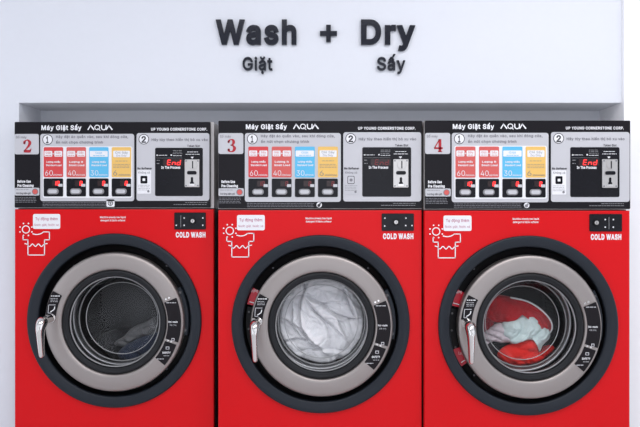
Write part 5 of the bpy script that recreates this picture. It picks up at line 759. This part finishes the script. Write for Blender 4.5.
    o = mb.build('hinge', root)

    # ---- door
    c = (RX, RZ)
    mb = MB(); mb.lathe([(.212, .030), (.275, .032), (.2825, .022), (.2835, -.012), (.281, -.018), (.277, -.0215), (.268, -.024), (.226, -.027), (.218, -.0255), (.2125, -.020), (.212, .030)], c, BRUSH, 144)
    door = mb.build('door', root)
    mb = MB(); mb.lathe([(.212, .020), (.2124, -.016), (.208, -.0215), (.200, -.023), (.1965, -.020), (.195, -.0195), (.190, -.020), (.1865, -.016), (.1855, .010), (.187, .024), (.212, .024)], c, RUBBER, 128)
    mb.build('gasket', door)
    mb = MB(); mb.lathe([(.1854, -.008), (.1835, -.0105), (.1805, -.009), (.180, -.004), (.1854, -.002)], c, LIPM, 96, closed=True)
    o = mb.build('glass_rim', door); o['label'] = 'pale rim around the round glass'
    mb = MB(); mb.lathe([(.1850, .010), (.1800, .016), (.1740, .030), (.1620, .054), (.1540, .068), (.1500, .0735), (.1450, .0765), (.138, .0785), (.10, .083), (.05, .0855), (.0003, .0865)], c, GLASS, 96)
    mb.build('glass_bowl', door)
    mb = MB()
    mb.lathe([(.1495, .0770), (.1510, .0755), (.1525, .0770), (.1520, .0790), (.1500, .0790)], c, BOWLGLINT, 96, closed=True)  # pale ring standing in for the highlight on the bowl's back crease
    mb.lathe([(.176, .074), (.1795, .071), (.183, .074), (.181, .079)], c, LIPM, 96, closed=True)
    mb.build('seal_and_highlight_ring', door)
    # curved black labels
    def rad_label(a0, a1, r0, r1):
        l = MB(); l.lathe([(r0, -.0275), (r0, -.0283), (r1, -.0268), (r1, -.0255)], c, LAB, 14, False, math.radians(a0), math.radians(a1), True); return l
    yy = -.0292
    l = rad_label(-17.2, 21.5, .220, .2735)
    l.text('Hot-made', 377.2, 325.4, 1.9, WHITE, yy, 386.6, bold=.02); l.text('Giặt nóng', 378.6, 328.4, 1.5, LGREY, yy, 385.2)
    l.rr(380.4, 341.0, 383.4, 343.8, .3, yy, yy+.0004, LGREY); l.rr(381.0, 341.7, 382.8, 343.3, .2, yy-.0004, yy, LAB)
    fine_lines(l, 375.2, 385, (305.2,), yy, LGREY, .8)
    l.build('label_strip', door)
    l = rad_label(-40, -19.6, .221, .270)
    l.rr(374.6, 349.5, 378.2, 352.4, .3, yy, yy+.0004, LGREY); l.rr(375.3, 350.2, 377.5, 351.9, .2, yy-.0004, yy, LAB)
    l.text('SAFETY', 371.2, 356.6, 2.0, WHITE, yy, 379.4, bold=.03); fine_lines(l, 372.4, 378.4, (358.8,), yy, LGREY, .5); fine_lines(l, 365.8, 372.6, (362.0,), yy, LGREY, .8)
    l.build('label_strip', door)
    for a in (24.0, -18.4):
        l = MB()
        for r in (.232, .246): l.disc(c[0]+r*math.cos(math.radians(a)), c[1]+r*math.sin(math.radians(a)), .0048, -.0295, -.0255, CHROME, 14, .001)
        o = l.build('screw_pair', door)
    l = rad_label(152.5, 173.5, .2345, .2765)
    fine_lines(l, 258.6, 267.6, (298.4,), yy, WHITE, .9); fine_lines(l, 258.0, 265.4, (300.9, 302.5, 304.1), yy, LGREY, .45)
    for p in ([(256.2, 307.4), (255.6, 315.6)], [(256.2, 307.4), (263.2, 307.4)], [(255.6, 315.6), (259.0, 315.6)]): l.ribbon([(X(a), Z(b), .6/S) for a, b in p], yy, LGREY)
    l.ribbon([(X(a), Z(b), .9/S) for a, b in catmull([(262.4, 309), (261.6, 312), (258, 314.4)], 4)], yy, WHITE)
    l.build('label_strip', door)
    # chrome lever handle
    mb = MB()
    hx, hz = X(257.6), Z(321.2)
    path = [((hx+.004, -.018, hz+.001), .020, .020), ((hx+.004, -.026, hz+.001), .019, .019), ((hx+.003, -.032, hz+.001), .0150, .0150), ((hx+.002, -.058, hz+.001), .0145, .016),
            ((hx, -.080, hz), .0185, .020), ((hx, -.098, hz-.005), .0205, .025), ((hx-.001, -.108, hz-.022), .0170, .0255), ((hx-.001, -.110, hz-.042), .0140, .0225), ((hx, -.110, hz-.072), .0122, .0185),
            ((hx+.001, -.108, hz-.105), .0108, .0155), ((hx+.002, -.1055, hz-.130), .0098, .0130), ((hx+.002, -.1045, hz-.137), .0070, .009)]
    pp = catmull([tuple(a[0])+(a[1], a[2]) for a in path], 4)
    tube(mb, [((p[0], p[1], p[2]), p[3], p[4]) for p in pp], CHROME, 18)
    o = mb.build('handle', door); o['label'] = 'bent chrome lever handle'
    return root

L1 = (-0.842, 0.055, 0.006); L2 = (0, 0, 0.002); L3 = (0.8215, -0.02, 0.0)
make_machine(1, 'red washing machine number 2, leftmost, with dark laundry', L1)
make_machine(2, 'red washing machine number 3, in the middle, full of white laundry', L2)
make_machine(3, 'red washing machine number 4, rightmost, with red and mint laundry', L3)

# ------------------------------------------------------------------ laundry
def cloth(name, label, cat, outline, off, y0, thick, m, folds, seed=0, group=None, K=46, N=150, amp=.012, tilt=(0, 0), warp=1.0, creases=(), flat=3.2):
    """crumpled fabric bundle: outline in reference pixels of the middle machine; off = machine location"""
    pts = catmull([(X(a), Z(b)) for a, b in outline], 12, True)
    # resample to N
    L = [0.0]
    for i in range(len(pts)): a, b = pts[i], pts[(i+1) % len(pts)]; L.append(L[-1]+math.hypot(b[0]-a[0], b[1]-a[1]))
    rs = []; j = 0
    for i in range(N):
        s = L[-1]*i/N
        while L[j+1] < s: j += 1
        t = (s-L[j])/max(L[j+1]-L[j], 1e-9); a, b = pts[j], pts[(j+1) % len(pts)]
        rs.append((a[0]+(b[0]-a[0])*t, a[1]+(b[1]-a[1])*t))
    cx = sum(p[0] for p in rs)/N; cz = sum(p[1] for p in rs)/N
    cr = [([(q[0], q[1]) for q in catmull([(X(a), Z(b)) for a, b in pl], 3)], dp, st) for pl, dp, st in creases]
    def h(x, z):
        v = Vector((x*7, z*7, seed)); w = noise.noise_vector(v)*.045*warp+noise.noise_vector(v*3.1)*.010*warp
        x2, z2 = x+w.x, z+w.z; s = 0; tot = 0
        for ang, f, g in folds:
            a = math.radians(ang); u = (x2*math.cos(a)+z2*math.sin(a))*f+seed
            along = (-x2*math.sin(a)+z2*math.cos(a))
            msk = .5+.5*noise.noise(Vector((x*9+seed*3+f, along*14, ang*.1)))
            s += g*abs(math.sin(u))**.8*(.35+msk); tot += g
        s /= tot
        s += .16*noise.noise(Vector((x2*60, z2*60, seed)))
        for pl, dp, st in cr:
            best = 1e9; sd = 0
            for (ax, az), (bx, bz) in zip(pl, pl[1:]):
                ux, uz = bx-ax, bz-az; l2 = ux*ux+uz*uz or 1e-12
                t = max(0, min(1, ((x+w.x*.12-ax)*ux+(z+w.z*.12-az)*uz)/l2)); dx, dz = x+w.x*.12-ax-ux*t, z+w.z*.12-az-uz*t
                d = dx*dx+dz*dz
                if d < best: best = d; sd = 1 if ux*dz-uz*dx > 0 else -1
            d = math.sqrt(best)
            s += -dp*math.exp(-(d/.0055)**2)+1.5*st*sd*math.exp(-d/.020)*min(1, d/.004)
        return s
    vs = []; fs = []
    def pt(i, t, side):
        x = cx+(rs[i][0]-cx)*t; z = cz+(rs[i][1]-cz)*t
        dome = math.sqrt(max(0, 1-t**flat))
        tl = tilt[0]*(x-cx)+tilt[1]*(z-cz)
        if side == 0:
            y = y0-thick*dome*.55-amp*(h(x, z)-.5)*(.35+.65*dome)+tl
        else: y = y0+thick*dome*.45+tl+.002
        return (x, y, z)
    for side in (0, 1):
        o = len(vs); vs.append(pt(0, 0, side))
        for k in range(1, K+1):
            t = (k/K)**.85
            for i in range(N): vs.append(pt(i, t, side))
        for i in range(N):
            q = (i+1) % N
            f = [(o, o+1+i, o+1+q)]
            for k in range(K-1): f.append((o+1+k*N+i, o+1+(k+1)*N+i, o+1+(k+1)*N+q, o+1+k*N+q))
            if side: f = [tuple(reversed(g)) for g in f]
            fs += f
        if side == 1:
            for i in range(N):
                q = (i+1) % N; a = 1+(K-1)*N; b = o+1+(K-1)*N
                fs.append((a+i, b+i, b+q, a+q))
    mb = MB(); mb.add(vs, fs, m, True); ob = mb.build(name); ob.location = off
    tag(ob, label, cat, group); return ob

def fabric(name, col, var=.05):
    m = mat(name, col, .85, 0, bump=.25, scale=900, var=var, spec=.2)
    m.node_tree.nodes['Principled BSDF'].inputs['Sheen Weight'].default_value = .15
    return m
F_WHITE = fabric('fabric_white', (.82, .81, .83), .02)
F_RED = fabric('fabric_red', (.42, .006, .012)); F_BRIGHT = fabric('fabric_bright_red', (.75, .022, .016))
F_MINT = fabric('fabric_mint', (.60, .70, .69), .03); F_LILAC = fabric('fabric_lilac', (.58, .50, .53), .03)
F_MAROON = fabric('fabric_maroon', (.22, .012, .02)); F_TRIM = fabric('fabric_trim', (.75, .75, .76))
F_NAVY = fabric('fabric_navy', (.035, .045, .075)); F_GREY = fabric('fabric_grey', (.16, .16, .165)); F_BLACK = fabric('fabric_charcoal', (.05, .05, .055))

def circ(cx, cy, r, n=14, jit=0.03, seed=1):
    rnd = random.Random(seed)
    return [(cx+r*(1+rnd.uniform(-jit, jit))*math.cos(2*PI*i/n), cy+r*(1+rnd.uniform(-jit, jit))*math.sin(2*PI*i/n)) for i in range(n)]

# middle machine: one big white bundle behind the glass
def cs(*p): return [(260+a/3.88, 270+b/3.88) for a, b in p]
cloth('bed_sheet', 'crumpled white sheet filling the round window of the middle machine', 'laundry', circ(321.6, 326.0, 45.6, jit=.006), L2, .160, .110, F_WHITE,
      [(38, 30, 1.0), (100, 22, .7), (-20, 60, .3), (65, 120, .22)], seed=3.3, K=84, N=240, amp=.030, warp=1.2, flat=40, creases=[
      (cs((172,92),(152,150),(150,230),(188,290),(238,335)), .55, .35), (cs((165,70),(185,118),(240,150),(300,200),(352,215)), .6, -.4),
      (cs((182,130),(228,190),(280,240),(322,278)), .4, .3), (cs((110,125),(165,112)), .5, .3), (cs((88,210),(150,250),(200,305)), .45, .25),
      (cs((240,150),(290,140),(335,150)), .4, .25), (cs((335,95),(352,140),(372,195)), 1.0, .5), (cs((308,228),(340,290)), .35, -.3),
      (cs((80,300),(160,290),(212,322)), .4, .3), (cs((150,348),(230,335),(330,338)), .4, -.25), (cs((350,215),(390,208)), .5, .3),
      (cs((200,170),(250,225),(270,290)), .3, -.25), (cs((120,170),(118,230),(140,262)), .3, .3), (cs((215,80),(250,100),(262,130)), .35, .25)])
# right machine
def sh(pts, dx=0, dy=0): return [(a+dx, b+dy) for a, b in pts]
def r3(pts):
    """from crop pixels (origin 470,270, 3.56 px per px) to the middle machine's reference frame"""
    out = []
    for a, b in pts:
        px, py = 470+(160+(a-160)*1.1)/3.56, 270+(235+(b-235)*1.12)/3.56
        d = D-.02+.13
        out.append((320+((px-320)*d/600-L3[0])*S, 213.5+((py-213.5)*d/600-L3[2]*-1)*S))
    return out
red_shirt = cloth('shirt', 'dark red shirt draped over the pile in the rightmost machine', 'laundry', r3([(62,118),(95,104),(150,112),(205,125),(250,150),(282,185),(284,215),(262,225),(225,185),(190,165),(150,190),(110,195),(80,185),(60,160)]),
      L3, .150, .07, F_RED, [(55, 38, 1), (100, 60, .5), (20, 120, .25)], seed=1.2, amp=.034, K=50, N=170)
mb = MB()
tube(mb, [((p[0], p[2], p[1]), .0035, .0035) for p in catmull([(X(a), Z(b), y_) for (a, b), y_ in zip(r3([(146,113),(200,125),(244,152),(274,186),(278,216),(258,240)]), (.135,.124,.122,.124,.128,.14))], 6)], F_TRIM, 8)
o = mb.build('trim', red_shirt); o['label'] = 'white hem of the red shirt'
cloth('shirt', 'maroon cloth at the left edge of the rightmost machine', 'laundry', r3([(50,150),(72,172),(98,190),(84,215),(60,235),(30,252),(24,210),(34,175)]),
      L3, .152, .05, F_MAROON, [(40, 80, 1), (110, 60, .5)], seed=5.2, amp=.015)
cloth('towel', 'mint cloth crumpled in the centre of the rightmost machine', 'laundry', r3([(118,192),(160,178),(205,163),(240,185),(268,215),(270,240),(246,268),(238,285),(228,250),(190,248),(150,258),(122,232)]),
      L3, .126, .05, F_MINT, [(-35, 42, 1), (70, 55, .5), (-20, 120, .25)], seed=2.7, amp=.034, K=50, N=170)
cloth('towel', 'pale lilac cloth left of the mint cloth in the rightmost machine', 'laundry', r3([(50,232),(84,205),(118,194),(135,225),(156,250),(120,256),(88,252),(54,266),(46,250)]),
      L3, .134, .045, F_LILAC, [(60, 90, 1), (120, 70, .5)], seed=7.1, amp=.018)
cloth('shirt', 'bright red shirt at the bottom of the rightmost machine', 'laundry', r3([(104,295),(130,268),(170,256),(212,245),(232,262),(240,290),(275,265),(290,280),(262,320),(225,345),(170,345),(125,325)]),
      L3, .135, .055, F_BRIGHT, [(75, 42, 1), (120, 60, .5), (40, 120, .25)], seed=9.4, amp=.034, K=50, N=170)
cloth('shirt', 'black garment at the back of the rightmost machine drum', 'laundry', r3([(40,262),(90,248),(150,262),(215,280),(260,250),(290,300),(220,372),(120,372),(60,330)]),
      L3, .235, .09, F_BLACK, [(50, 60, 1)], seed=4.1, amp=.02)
# left machine
def r1(pts):
    out = []
    for a, b in pts:
        px, py = 70+a/3.56, 260+b/3.56
        d = D+.055+.17
        out.append((320+((px-320)*d/600-L1[0])*S, 213.5+((py-213.5)*d/600+L1[2])*S))
    return out
cloth('trousers', 'navy trousers at the bottom of the leftmost machine', 'laundry', r1([(170,330),(200,300),(240,280),(290,262),(325,262),(325,330),(285,375),(220,385),(180,365)]),
      L1, .185, .09, F_NAVY, [(60, 45, 1), (10, 70, .4)], seed=2.2, amp=.02)
cloth('shirt', 'grey shirt lying above the navy trousers in the leftmost machine', 'laundry', r1([(150,300),(185,275),(215,245),(260,225),(305,205),(330,225),(320,262),(270,270),(225,290),(180,315)]),
      L1, .205, .08, F_GREY, [(40, 70, 1), (100, 90, .8)], seed=6.6, amp=.03)
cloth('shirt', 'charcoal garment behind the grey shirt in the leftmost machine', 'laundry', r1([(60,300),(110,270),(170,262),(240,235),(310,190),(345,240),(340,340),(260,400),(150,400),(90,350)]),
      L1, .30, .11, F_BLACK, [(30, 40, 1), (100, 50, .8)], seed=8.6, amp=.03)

# ------------------------------------------------------------------ lights
def area(name, loc, rot, sx, sy, e, col=(1, 1, 1)):
    l = bpy.data.lights.new(name, 'AREA'); l.shape = 'RECTANGLE'; l.size = sx; l.size_y = sy; l.energy = e; l.color = col
    o = bpy.data.objects.new(name, l); C.objects.link(o); o.location = loc; o.rotation_euler = rot; return o
area('ceiling_lamp', (1.3, -1.25, 2.96), (0, 0, 0), 1.6, 0.5, 22, (1.0, .99, 1.0))
area('ceiling_lamp', (-0.5, -1.95, 2.96), (0, 0, 0), 2.2, 0.5, 27, (1.0, .99, 1.0))
w = bpy.data.worlds.new('room_light'); bpy.context.scene.world = w; w.use_nodes = True
nt = w.node_tree; bg = nt.nodes['Background']; bg.inputs[1].default_value = 1.12
tc = nt.nodes.new('ShaderNodeTexCoord'); mp = nt.nodes.new('ShaderNodeMapping'); mp.inputs['Scale'].default_value = (2.6, 2.6, .9)
nz = nt.nodes.new('ShaderNodeTexNoise'); nz.inputs['Scale'].default_value = 1.6; nz.inputs['Detail'].default_value = 1.5
cr = nt.nodes.new('ShaderNodeValToRGB')          # made-up dark and bright noise, added to vary the chrome reflections
cr.color_ramp.elements[0].position = .42; cr.color_ramp.elements[0].color = (.16, .165, .18, 1)
cr.color_ramp.elements[1].position = .56; cr.color_ramp.elements[1].color = (1.42, 1.47, 1.62, 1)
nt.links.new(tc.outputs['Generated'], mp.inputs['Vector']); nt.links.new(mp.outputs[0], nz.inputs['Vector'])
nt.links.new(nz.outputs['Fac'], cr.inputs[0]); nt.links.new(cr.outputs[0], bg.inputs[0])

cam = bpy.data.cameras.new('camera'); cam.sensor_width = 36; cam.lens = 600*36/640; cam.clip_start = .05
co = bpy.data.objects.new('camera', cam); C.objects.link(co); co.location = (0, -D, ZC); co.rotation_euler = (PI/2, 0, 0)
sc = bpy.context.scene; sc.camera = co
sc.view_settings.view_transform = 'Standard'; sc.view_settings.look = 'None'; sc.view_settings.gamma = 1; sc.view_settings.exposure = 0.0
